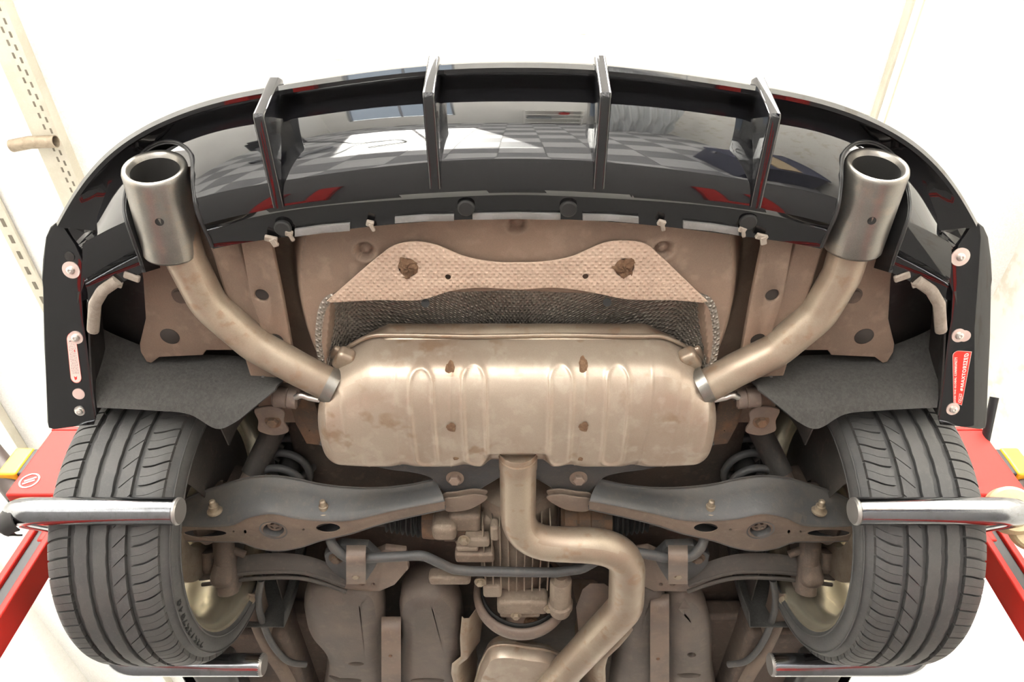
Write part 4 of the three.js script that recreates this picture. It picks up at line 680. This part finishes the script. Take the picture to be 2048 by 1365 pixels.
// ---- subframe, tabs and links
{
  const plateAt = (px, Y, th, o = {}) => plate(px.map(p => at(...p, Y)), th, { a: Y, ...o });
  const halfEdge = [[640, 890], [705, 916], [770, 937], [832, 946], [862, 955], [880, 972], [893, 984], [922, 987], [950, 982], [975, 968], [1010, 950], [1036, 950]];
  const eL = smooth(halfEdge.map(p => at(...p, -.05)), 60, false), eR = eL.slice(0, -1).reverse().map(p => V(-p.x, p.y, p.z));
  const sub = cp('subframe', merge(plate([...eL, ...eR], .004, { a: -.05, bevel: .001 }), sheet([[...eL, ...eR], [...eL, ...eR].map(p => V(p.x, p.y + .05, p.z + .015))], .003)), M.arm, 'dark stamped rear subframe');
  for (const [px, py] of [[910, 957], [1157, 957]]) part('bolt', hexBolt(at(px, py, -.052), V(0, -1, .15), .0125, .011), M.strap, sub);
  for (const s of [1, -1]) { const mm = g => s > 0 ? g : mirror(g);
    for (const [Y, dy] of [[-.062, 0], [-.074, 11]]) part('tab', mm(plate(smooth([[886, 990 + dy], [915, 985 + dy], [950, 980 + dy], [975, 985 + dy], [950, 1004 + dy], [925, 1012 + dy], [892, 1012 + dy]].map(p => at(...p, Y)), 36), .004, { a: Y, bevel: .001 })), M.armDust, sub);
    // rear cross member box and outer mounts
    part('mount_plate', mm(plateAt([[655, 1172], [690, 1186], [760, 1185], [790, 1172], [818, 1140], [812, 1105], [770, 1100], [700, 1130], [668, 1150]], -.035, .02, { bevel: .006, holes: [ringPx(723, 1170, 5, 3.5, -.035, 12), ringPx(746, 1171, 3, 2.4, -.035, 10)] })), M.strap, sub);
    const hexp = [[648, 1112], [652, 1130], [668, 1148], [686, 1163], [715, 1168], [733, 1163], [748, 1140], [760, 1118], [735, 1095], [680, 1092]];
    part('bar_bracket', mm(plateAt(hexp, -.062, .022, { bevel: .003 })), M.arm, sub);
    const cl = [[1094, -.070], [1102, -.084], [1112, -.096], [1124, -.099], [1136, -.094], [1146, -.080], [1158, -.071], [1166, -.070]];
    const rowsC = cl.map(([py, Y]) => [[693, 0], [697, .001], [712, .002], [728, .001], [732, 0]].map(([px]) => at(px, py, Y)));
    const clamp1 = part('bar_clamp', mm(sheet(rowsC.map(r => resample(r, 8)), .004)), M.strap, sub);
    part('clamp_bolt', mm(hexBolt(at(712, 1152, -.077), V(0, -1, .1), .0085, .006)), M.dustyZinc, sub);
    part('mount_bolt', mm(hexBolt(at(672, 1118, -.064), V(0, -1, .1), .011, .008)), M.rustyFrame, sub);
    // dark lower links
    const up = [[372, 1128, -.04], [440, 1122, -.045], [520, 1108, -.045], [600, 1110, -.045], [660, 1128, -.045], [700, 1150, -.045]], lo = [[400, 1158, -.07], [450, 1152, -.072], [510, 1145, -.072], [600, 1145, -.072], [645, 1156, -.07], [690, 1172, -.068]];
    const U = resample(smooth(up.map(a => at(...a)), 60, false), 40), L = resample(smooth(lo.map(a => at(...a)), 60, false), 40);
    const link = cp('control_link', mm(merge(sheet([U, U.map((p, i) => p.clone().lerp(L[i], .5).add(V(0, -.004, .004))), U.map((p, i) => p.clone().lerp(L[i], .92)), L], .003), sweep(L, .0055, { n: 8 }), sweep(L.map(p => V(p.x, p.y - .002, p.z - .022)), .005, { n: 8 }))), M.dark, s > 0 ? 'dark curved control link on the left' : 'dark curved control link on the right');
    part('ball_joint', mm(merge(lathe([[0, -.03], [.016, -.03], [.02, -.02], [.017, .0], [.02, .02], [0, .022]], at(418, 1118, -.05), V(0, .6, 1), 20), sweep(fillet([at(418, 1118, -.05), at(450, 1095, -.045), at(490, 1110, -.045)], .03), .009, { n: 12 }))), M.floordark, link);
    // trailing blade and brake hose
    const bl = [[487, 1188, -.06], [494, 1230, -.062], [508, 1270, -.064], [528, 1310, -.066], [556, 1355, -.068], [580, 1400, -.068]].map(a => at(...a));
    const tb = cp('trailing_blade', mm(sheet([resample(smooth(bl, 40, false), 30), resample(smooth(bl.map(p => V(p.x + .028, p.y - .002, p.z)), 40, false), 30), resample(smooth(bl.map(p => V(p.x + .034, p.y + .05, p.z)), 40, false), 30)], .003)), M.armDust, s > 0 ? 'dusty trailing blade on the left' : 'dusty trailing blade on the right');
    part('brake_hose', mm(sweep(resample(smooth([[522, 1160, -.05], [517, 1205, -.06], [530, 1258, -.066], [552, 1300, -.066], [580, 1325, -.06], [612, 1330, -.05]].map(a => at(...a)), 60, false), 44), .0085, { n: 12 })), M.arm, tb);
    part('hose_grommet', mm(lathe([[0, -.012], [.011, -.012], [.013, 0], [.011, .012], [0, .012]], at(500, 1200, -.064), V(0, -1, .3), 18)), M.dustyZinc, tb);
  }
  // anti-roll bar
  const bar = [[655, 1060, -.05], [664, 1092, -.075], [690, 1115, -.085], [735, 1117, -.085], [846, 1111, -.085], [905, 1139, -.085], [940, 1143, -.085], [1110, 1146, -.085], [1165, 1138, -.085], [1235, 1098, -.085], [1330, 1116, -.085], [1385, 1115, -.085], [1405, 1092, -.075], [1413, 1060, -.05]].map(a => at(...a));
  cp('anti_roll_bar', sweep(resample(fillet(bar, .035, 8), 120), .0112, { n: 16 }), M.arm, 'dark bent anti-roll bar');
}
// ---- final drive, drive shafts
{
  const body = lathe([[0, .075], [.05, .072], [.085, .055], [.100, .02], [.104, -.06], [.100, -.15], [.088, -.20], [.088, -.27], [.075, -.30], [0, -.30]], V(-.005, .045, 0), V(0, 0, 1), 40);
  const dif = cp('final_drive', merge(body, box(.10, .09, .11, V(-.095, .0, -.03), .018), box(.07, .06, .06, V(-.115, -.025, .02), .012)), M.cast, 'ribbed cast aluminium rear final drive');
  for (let i = 0; i < 9; i++) { const x = -.075 + i * .0185; part('cooling_fin', box(.0032, .05, .25, V(x, -.045 + .35 * Math.abs(x) * Math.abs(x), -.09), .0012), M.cast, dif); }
  const bx = (px, py, w, h, d, Y, r = .008) => box(w, h, d, at(px, py, Y), r);
  part('cast_boss', merge(bx(890, 1050, .055, .06, .05, -.045, .014), bx(955, 1078, .055, .03, .03, -.062), bx(950, 1108, .09, .03, .035, -.058), bx(935, 1093, .05, .02, .016, -.066, .005), bx(990, 1060, .02, .03, .05, -.06)), M.cast, dif);
  part('rear_cover', merge(bx(1045, 1203, .125, .045, .055, -.055, .010), bx(1040, 1222, .10, .03, .02, -.055, .006), bx(985, 1175, .045, .03, .05, -.058), bx(900, 1153, .10, .035, .03, -.05, .01)), M.cast, dif);
  for (const [px, py] of [[1098, 1218], [1032, 1232], [928, 1081], [960, 1165]]) part('bolt', hexBolt(at(px, py, -.078), V(0, -1, .1), .009, .008), M.dustyZinc, dif);
  const p0 = at(1122, 1152, -.066), p1 = at(1120, 1222, -.07), ax = p1.clone().sub(p0), L = ax.length();
  const pump = part('clutch_pump', lathe([[0, 0], [.014, 0], [.016, .012], [.024, .014], [.026, .02], [.026, L * .72], [.031, L * .75], [.031, L * .86], [.027, L * .9], [.026, L], [.018, L + .012], [0, L + .014]], p0, ax, 28), M.cast, dif);
  part('pinion_bolt', merge(hexBolt(at(1062, 1248, -.03), V(0, -.4, 1), .013, .014)), M.rust, dif);
  // flexible coupling ring and propeller shaft
  const rc = V(.012, .022, -.365); const tor = []; for (let i = 0; i < 64; i++) { const q = i / 64 * 2 * Math.PI; tor.push(Array.from({ length: 14 }, (_, k) => { const a = k / 14 * 2 * Math.PI, r = .116 + Math.cos(a) * .011; return V(rc.x + Math.cos(q) * r, rc.y + Math.sin(q) * r, rc.z + Math.sin(a) * .022); })); }
  const prop = cp('propeller_shaft', merge(surf(tor, true, true), lathe([[0, 0], [.05, 0], [.052, -.03], [.04, -.05], [.04, -1.2], [0, -1.2]], V(.01, .035, -.32), V(0, 0, 1), 28)), M.strap, 'propeller shaft with a round support ring');
  part('rubber_ring', (() => { const t = []; for (let i = 0; i < 64; i++) { const q = i / 64 * 2 * Math.PI; t.push(Array.from({ length: 10 }, (_, k) => { const a = k / 10 * 2 * Math.PI, r = .103 + Math.cos(a) * .005; return V(rc.x + Math.cos(q) * r, rc.y + Math.sin(q) * r, rc.z + .006 + Math.sin(a) * .02); })); } return surf(t, true, true); })(), M.rubber, prop);
  for (const s of [1, -1]) { const mm = g => s > 0 ? g : mirror(g), o = V(0, -.003, -.025), ribs = [];
    for (let i = 0; i <= 44; i++) { const t = i / 44; ribs.push([lerp(.040, .026, t) + .0045 * Math.cos(t * Math.PI * 2 * 7), .215 + t * .085]); }
    const sh = cp('drive_shaft', mm(lathe([[0, .20], [.018, .20], [.018, .66], [0, .66]], o, V(-1, 0, 0), 24)), M.dark, s > 0 ? 'left drive shaft with ribbed rubber boot' : 'right drive shaft with ribbed rubber boot');
    part('boot', mm(lathe([[0, .213], ...ribs, [0, .302]], o, V(-1, 0, 0), 36)), M.rubber, sh);
    part('joint_flange', mm(lathe([[0, .10], [.036, .10], [.046, .108], [.046, .135], [.050, .14], [.050, .165], [.046, .168], [.046, .195], [.044, .215], [0, .215]], o, V(-1, 0, 0), 36)), M.rustyFrame, sh);
  }
}
// ---- main exhaust pipe and middle silencer
{
  const path = fillet([at(1036, 902, -.055), at(1036, 960, -.062), at(1036, 1086, -.090), at(1256, 1094, -.096), at(1252, 1214, -.096), at(1092, 1384, -.090)], [0, .05, .125, .105, .13, 0], 16);
  const pipe = cp('exhaust_pipe', sweep(resample(path, 110), t => .0376 + .0045 * sstep(.2, .6, t), { n: 32, hollow: .002 }), M.pipe, 'tan exhaust pipe snaking from the muffler to the middle silencer');
  part('weld_collar', sweep([at(1036, 912, -.058), at(1036, 934, -.060)], t => .039 + .002 * Math.sin(t * Math.PI), { n: 32 }), M.pipe, pipe);
  const o = smooth([[968, 1335], [985, 1315], [1020, 1312], [1060, 1318], [1090, 1322], [1130, 1338], [1150, 1365], [1150, 1460], [950, 1460], [955, 1370]].map(p => at(...p, -.075)), 70);
  const sil = cp('middle_silencer', merge(plate(o, .06, { a: -.085, bevel: .022 })), M.muffler, 'shiny steel middle silencer at the lower edge');
  part('seam', sweep(resample([...o, o[0]], 90).map(p => V(p.x, -.045, p.z)), .0045, { n: 8 }), M.pipe, sil);
  const back = smooth([[970, 1318], [990, 1300], [1015, 1296], [1040, 1305], [1080, 1312], [1110, 1322], [1110, 1400], [970, 1400]].map(p => at(...p, -.03)), 50);
  part('inlet_dome', plate(back, .05, { a: -.035, bevel: .018 }), M.pipe, sil);
}
// ---- fuel tank, straps, tunnel shield, front floor
{
  const bare = g => { g = finish(g.clone()); return g; };
  const bump = (px, Y, h, bev) => plate(smooth(px.map(p => at(...p, Y)), 64), h, { a: Y, bevel: bev, crease: 1.2 });
  const pill = (px, Y, h, bev, holes = []) => holes.length ? new Evaluator().evaluate(new Brush(bare(bump(px, Y, h, bev))), (b => { b.updateMatrixWorld(); return b; })(new Brush(bare(mergeGeometries(holes.map(([cx, cy, rx, ry]) => bare(plate(ringPx(cx, cy, rx, ry, Y, 18), .05, { a: Y - .01 }))), false)))), SUBTRACTION).geometry : bump(px, Y, h, bev);
  const tank = cp('fuel_tank', merge(pill([[600, 1235], [608, 1205], [640, 1192], [700, 1190], [745, 1200], [760, 1240], [762, 1300], [764, 1460], [655, 1460], [648, 1340], [640, 1318], [616, 1290], [604, 1265]], -.055, .13, .045, [[712, 1329, 16, 4], [690, 1362, 34, 5]]), pill([[800, 1215], [830, 1200], [880, 1200], [912, 1230], [922, 1270], [925, 1320], [925, 1460], [800, 1460], [800, 1300]], -.05, .13, .045, [[855, 1362, 34, 5]]),
    pill([[1245, 1220], [1275, 1195], [1310, 1190], [1330, 1200], [1330, 1300], [1330, 1460], [1240, 1460], [1240, 1300]], -.045, .12, .04), pill([[1335, 1225], [1370, 1200], [1400, 1215], [1422, 1250], [1430, 1290], [1430, 1340], [1425, 1460], [1335, 1460], [1335, 1300]], -.05, .13, .045, [[1383, 1311, 9, 5], [1378, 1352, 24, 5]])), M.tank, 'brownish black saddle fuel tank at the lower edge');
  for (const [x0, x1, y0] of [[763, 802, 1236], [1300, 1338, 1190]]) { const r = [[y0, -.020], [y0 + 14, -.045], [y0 + 34, -.058], [y0 + 60, -.062], [1320, -.062], [1380, -.062], [1460, -.062]].map(([py, Y]) => resample([at(x0, py, Y), at(x1, py, Y)], 6)); const st = part('strap', sheet(r, .003), M.strap, tank); }
  for (const [px, py] of [[781, 1311], [1316, 1317]]) part('strap_bolt', hexBolt(at(px, py, -.0635), V(0, -1, 0), .005, .004), M.rustyFrame, tank);
  // tunnel shield left and right of the middle silencer
  const L = [[928, 1238, -.04], [924, 1280, -.055], [926, 1318, -.06], [908, 1332, -.062], [906, 1352, -.062], [918, 1400, -.062]].map(a => at(...a)), R = [[1200, 1240, -.02], [1256, 1242, -.04], [1262, 1266, -.05], [1240, 1292, -.055], [1212, 1318, -.06], [1206, 1340, -.06], [1208, 1400, -.06]].map(a => at(...a));
  const c1 = resample(fillet(L, .006, 4), 30), c2 = resample(fillet(R, .006, 4), 30);
  cp('tunnel_shield', merge(sheet([c1.map(p => V(p.x - .006, p.y + .006, p.z)), c1, c1.map(p => V(p.x + .014, p.y + .001, p.z)), c1.map(p => V(p.x + .045, p.y + .05, p.z)), c1.map(p => V(p.x + .05, p.y + .12, p.z))], .0015)), M.pipe, 'bright edged tunnel heat shield left of the middle silencer');
  cp('tunnel_shield', merge(sheet([c2.map(p => V(p.x + .006, p.y + .008, p.z)), c2, c2.map(p => V(p.x - .016, p.y + .001, p.z)), c2.map(p => V(p.x - .06, p.y + .05, p.z)), c2.map(p => V(p.x - .07, p.y + .12, p.z))], .0015)), M.pipe, 'bright edged tunnel heat shield right of the middle silencer');
  cp('pipe_shield', sheet([[1152, 1215, -.03], [1165, 1180, -.04], [1180, 1168, -.045], [1208, 1168, -.045], [1225, 1180, -.03]].map(([x, y, Y]) => [at(x, y, Y), at(x + 3, y + 30, Y - .004), at(x + 8, y + 70, Y - .002)]).map(r => resample(r, 8)), .002), M.strap, 'small beige shield beside the exhaust pipe');
  // floor structure above it all
  cp('front_floor', merge(sheet(Array.from({ length: 14 }, (_, j) => Array.from({ length: 24 }, (_, i) => { const x = lerp(-.80, .80, i / 23), z = lerp(.24, -2.2, j / 13); return V(x, (Math.abs(x) > .57 && Math.abs(z) < .40 ? .40 : .13) + .02 * Math.sin(j * 2.1 + x * 6), z); })), .004), ...both(merge(box(.22, .10, 2.2, V(-.72, .0, -1.55), .02), box(.16, .06, 1.8, V(-.56, .06, -1.4), .015)))), M.floordark, 'dark brown floor structure ahead of the axle');
  cp('sill', merge(both(box(.12, .14, 1.6, V(-.82, -.03, -1.3), .02))), M.satin, 'black sill ahead of the wheel');
}
// ------------------------------------------------------------------ the lift: one mast each side with a chrome fork under the tyre
function lift(s) {
  const left = s > 0, mx = left ? -1 : 1, mm = g => left ? g : mirror(g);
  const o = V(-.9925, -HUB, .055);                     // foot of the mast, in car coordinates of the left side
  const t = thing('wheel_lift', left ? 'red wheel lift mast with chrome fork holding the left tyre' : 'red wheel lift mast with chrome fork and cream roller holding the right tyre', 'car lift', [mx * .9925, 0, .055], 'wheel lifts');
  const lp = (name, geo, m, label, parent = t) => { const g = finish(Array.isArray(geo) ? merge(geo) : geo); g.translate(-o.x, -o.y, -o.z); const q = part(name, mm(g), m, parent); if (label) q.userData.label = label; return q; };
  const H = .175, h = .175 + HUB, X = -.9925, Z = .055;   // mast top, mast centre
  // mast: two red channels with the black track between them, a wider head on top
  lp('mast', merge(box(.015, h, .06, V(X - .0205, H - h / 2, Z), .004), box(.015, h, .06, V(X + .0205, H - h / 2, Z), .004), box(.056, h, .012, V(X, H - h / 2, Z - .028), .003)), M.red, 'red painted mast channels');
  lp('mast_head', merge(box(.150, .205, .03, V(-1.045, H - .10, Z + .02), .006), box(.150, .014, .075, V(-1.045, H, Z), .004)), M.red, 'red head plate of the mast');
  lp('track', box(.026, h - .22, .02, V(X, H - .21 - (h - .22) / 2, Z + .012), .003), M.black, 'black slide track');
  lp('base', merge(box(.42, .09, .22, V(-1.15, -HUB + .045, Z), .012), box(.12, .08, 1.1, V(-1.0, -HUB + .04, Z + .3), .012), box(.12, .08, 1.1, V(-1.32, -HUB + .04, Z + .3), .012)), M.red, 'red floor base with legs');
  lp('carriage', merge(box(.05, .10, .05, V(X + .022, -.09, Z), .006)), M.red, 'red fork carriage');
  // U-shaped fork: rear bar, outer bar, front bar
  const y = -.2165, r = .0250, zr = .2735, zf = -.2785, xo = -.925, xi = left ? -.614 : -.612;
  const fork = lp('fork', sweep(resample(fillet([V(xi, y, zr), V(xo, y, zr), V(xo, y + .125, .07), V(xo, y + .125, -.07), V(xo, y, zf), V(-.585, y, zf)], [0, .06, .08, .08, .06, 0], 12), 130), r, { n: 32 }), M.chrome, 'chrome fork bar under the tyre');
  const lp2 = (name, geo, m) => { const g = finish(Array.isArray(geo) ? merge(geo) : geo); g.translate(-o.x, -o.y, -o.z); return part(name, mm(g), m, fork); };
  for (const [x, z] of [[xi, zr], [-.585, zf]]) lp2('end_cap', lathe([[0, .006], [r * .9, .006], [r * 1.0, .003], [r, -.002], [0, -.002]], V(x, y, z), V(1, 0, 0), 32), M.chromeEnd);
  if (left) { const arc = []; for (let i = 0; i <= 20; i++) { const q = lerp(.35, 1.75, i / 20); arc.push(V(xo + .058 - Math.sin(q) * .066, y + .004 + .04 * Math.max(0, q - .9), zr - .060 + Math.cos(q) * .058)); }
    lp2('rubber_guard', sheet(arc.map((p, i) => Array.from({ length: 15 }, (_, k) => { const a = lerp(-1.7, 1.9, k / 14) , out = V(p.x - (xo + .06), 0, p.z - (zr - .062)).normalize(); return V(p.x + out.x * Math.cos(a) * .030, p.y + Math.sin(a) * .032 - .004, p.z + out.z * Math.cos(a) * .030 - .006); })), .003), M.rubber);
  } else {
    lp2('roller', lathe([[.018, -.016], [.040, -.016], [.046, -.010], [.046, .010], [.040, .016], [.018, .016], [.018, -.016]], atX(46, 1022, -.968), V(.2, -.55, .8), 40), M.roller);
    lp2('roller', lathe([[.014, -.014], [.034, -.014], [.038, -.009], [.038, .009], [.034, .014], [.014, .014], [.014, -.014]], V(-1.0, -.178, .165), V(.2, -.55, .8), 36), M.roller);
  }
  // control box, pump tube, latch lever
  lp('control_box', box(.045, .085, .07, V(-1.185, .105, .02), .006), M.yellow, 'yellow control box');
  lp('control_panel', box(.042, .080, .066, V(-1.142, .105, .02), .005), M.black, 'black panel of the control box');
  const a0 = atX(44, 990, -1.16), a1 = atX(-60, 862, -1.34);
  lp('pump_tube', sweep([a0, a1], .030, { n: 22 }), M.brownblack, 'dark brown pump tube');
  lp('tube_foot', merge(sweep([a0, a0.clone().lerp(a1, -.25)], .020, { n: 16 }), box(.06, .03, .05, V(-1.115, .02, .03), .006)), M.red, 'red foot of the tube');
  if (!left) lp('latch_lever', sweep([V(-1.108, .12, .05), V(-1.122, .165, .11), V(-1.135, .205, .165)], .013, { n: 10, squash: .45 }), M.black, 'black latch lever');
  // round emblem painted on the carriage
  if (left) lp('emblem', merge(lathe([[.018, 0], [.021, 0], [.021, .001], [.018, .001], [.018, 0]], V(-1.085, .012, .0905), V(0, 0, 1), 32), box(.024, .004, .001, V(-1.085, .016, .091), .0004, [0, 0, .5]), box(.024, .004, .001, V(-1.085, .008, .091), .0004, [0, 0, .5])), M.white, 'white round emblem');
  return t;
}
lift(1); lift(-1);
// ------------------------------------------------------------------ things behind the photographer, seen mirrored in the gloss black valance
{ // steel shelf on the rear wall
  const t = thing('steel_shelf', 'white steel shelf against the rear wall, mirrored in the middle diffuser panel', 'shelf', [0.75, 0, 8.72]);
  for (const x of [-.6, .6]) for (const z of [-.2, .2]) part('upright', box(.04, 1.7, .04, V(x, .85, z), .004), M.white, t);
  for (const y of [.15, .65, 1.15, 1.65]) part('shelf_board', box(1.24, .03, .44, V(0, y, 0), .004), M.white, t);
  const b = thing('red_canister', 'small red canister on the steel shelf', 'canister', [0.95, 1.166, 8.72]);
  part('body', lathe([[0, 0], [.10, 0], [.11, .01], [.11, .26], [.09, .30], [.04, .32], [0, .32]], V(0, 0, 0), V(0, 1, 0), 28), M.red, b); part('cap', lathe([[0, .32], [.035, .32], [.035, .37], [0, .372]], V(0, 0, 0), V(0, 1, 0), 20), M.black, b);
  const c = thing('grey_crate', 'grey crate on the lower shelf of the steel shelf', 'crate', [0.45, .666, 8.72]);
  part('tub', merge(box(.5, .22, .02, V(0, .11, .17), .006), box(.5, .22, .02, V(0, .11, -.17), .006), box(.02, .22, .34, V(.24, .11, 0), .006), box(.02, .22, .34, V(-.24, .11, 0), .006), box(.5, .02, .36, V(0, .01, 0), .006)), M.steelGrey, c); part('rim', merge(box(.54, .02, .03, V(0, .22, .185), .006), box(.54, .02, .03, V(0, .22, -.185), .006)), M.steelGrey, c);
}
{ // hanging plastic sheet
  const t = thing('plastic_sheet', 'crumpled clear plastic sheet hanging from a rail at the right', 'sheet', [1.9, 0, 6.6]);
  part('rail', sweep([V(-.75, 2.62, 0), V(.75, 2.62, 0)], .02, { n: 14 }), M.steelGrey, t);
  for (const x of [-.7, .7]) part('hanger', sweep([V(x, 2.62, 0), V(x, CEIL, 0)], .008, { n: 8 }), M.steelGrey, t);
  part('film', sheet(Array.from({ length: 20 }, (_, j) => Array.from({ length: 60 }, (_, i) => { const x = lerp(-.7, .7, i / 59), y = lerp(2.6, .06, j / 19); return V(x * (1 - .12 * j / 19), y, .06 * Math.sin(x * 22 + Math.sin(y * 3) * .8) * (.3 + j / 19) + .03 * Math.sin(x * 57 + y * 4)); })), .002), M.plastic, t);
}
{ // navy storage chest with a board on it
  const t = thing('storage_chest', 'dark navy storage chest beside the right wall', 'chest', [2.25, 0, 3.3]);
  part('body', box(.8, .62, 1.1, V(0, .33, 0), .02), M.navy, t); part('lid', box(.84, .06, 1.14, V(0, .67, 0), .02), M.navy, t);
  for (const z of [-.3, .3]) part('latch', box(.02, .10, .06, V(-.41, .62, z), .006), M.zinc, t);
  for (const x of [-.32, .32]) for (const z of [-.45, .45]) part('foot', box(.08, .03, .08, V(x, .015, z), .006), M.black, t);
  const b = thing('wooden_board', 'pale wooden board lying on the navy storage chest', 'board', [2.2, .702, 3.25]);
  part('plank', box(.24, .03, 1.0, V(0, .015, 0), .004, [0, .15, 0]), M.carton, b);
}
{ // engine on a stand with loose hoses
  const t = thing('engine_stand', 'black engine on a stand with loose hoses, mirrored in the left diffuser panel', 'engine', [-2.75, 0, 4.6]);
  part('stand', merge(box(.08, .08, .9, V(-.3, .1, 0), .01), box(.08, .08, .9, V(.3, .1, 0), .01), box(.6, .08, .08, V(0, .1, -.3), .01), box(.09, .85, .09, V(0, .5, -.3), .01)), M.steelGrey, t);
  for (const x of [-.3, .3]) for (const z of [-.42, .42]) part('caster', lathe([[0, -.02], [.05, -.02], [.06, -.01], [.06, .01], [.05, .02], [0, .02]], V(x, .06, z), V(1, 0, 0), 20), M.black, t);
  part('engine_block', merge(box(.5, .45, .5, V(0, .95, .02), .04), box(.42, .16, .4, V(0, 1.24, .02), .04, [0, 0, .15]), box(.3, .2, .4, V(.05, .66, .04), .03)), M.black, t);
  for (const [x, y, r] of [[-.1, .82, .09], [.14, .95, .07], [-.05, 1.05, .06]]) part('pulley', lathe([[0, 0], [r, 0], [r, .012], [r * .85, .02], [r, .028], [r, .04], [0, .04]], V(x, y, .27), V(0, 0, 1), 28), M.zinc, t);
  part('hose', sweep(resample(smooth([V(.2, .8, .2), V(.5, .4, .35), V(.62, .06, .5), V(1.1, .03, .6), V(1.3, .03, .2), V(.95, .03, -.1)], 60, false), 60), .018, { n: 10 }), M.rubber, t);
  part('air_filter_lid', lathe([[0, 0], [.14, 0], [.15, .02], [.13, .06], [0, .07]], V(.05, 1.32, .02), V(0, 1, 0), 28), M.zinc, t);
}
renderer.render(scene, camera);
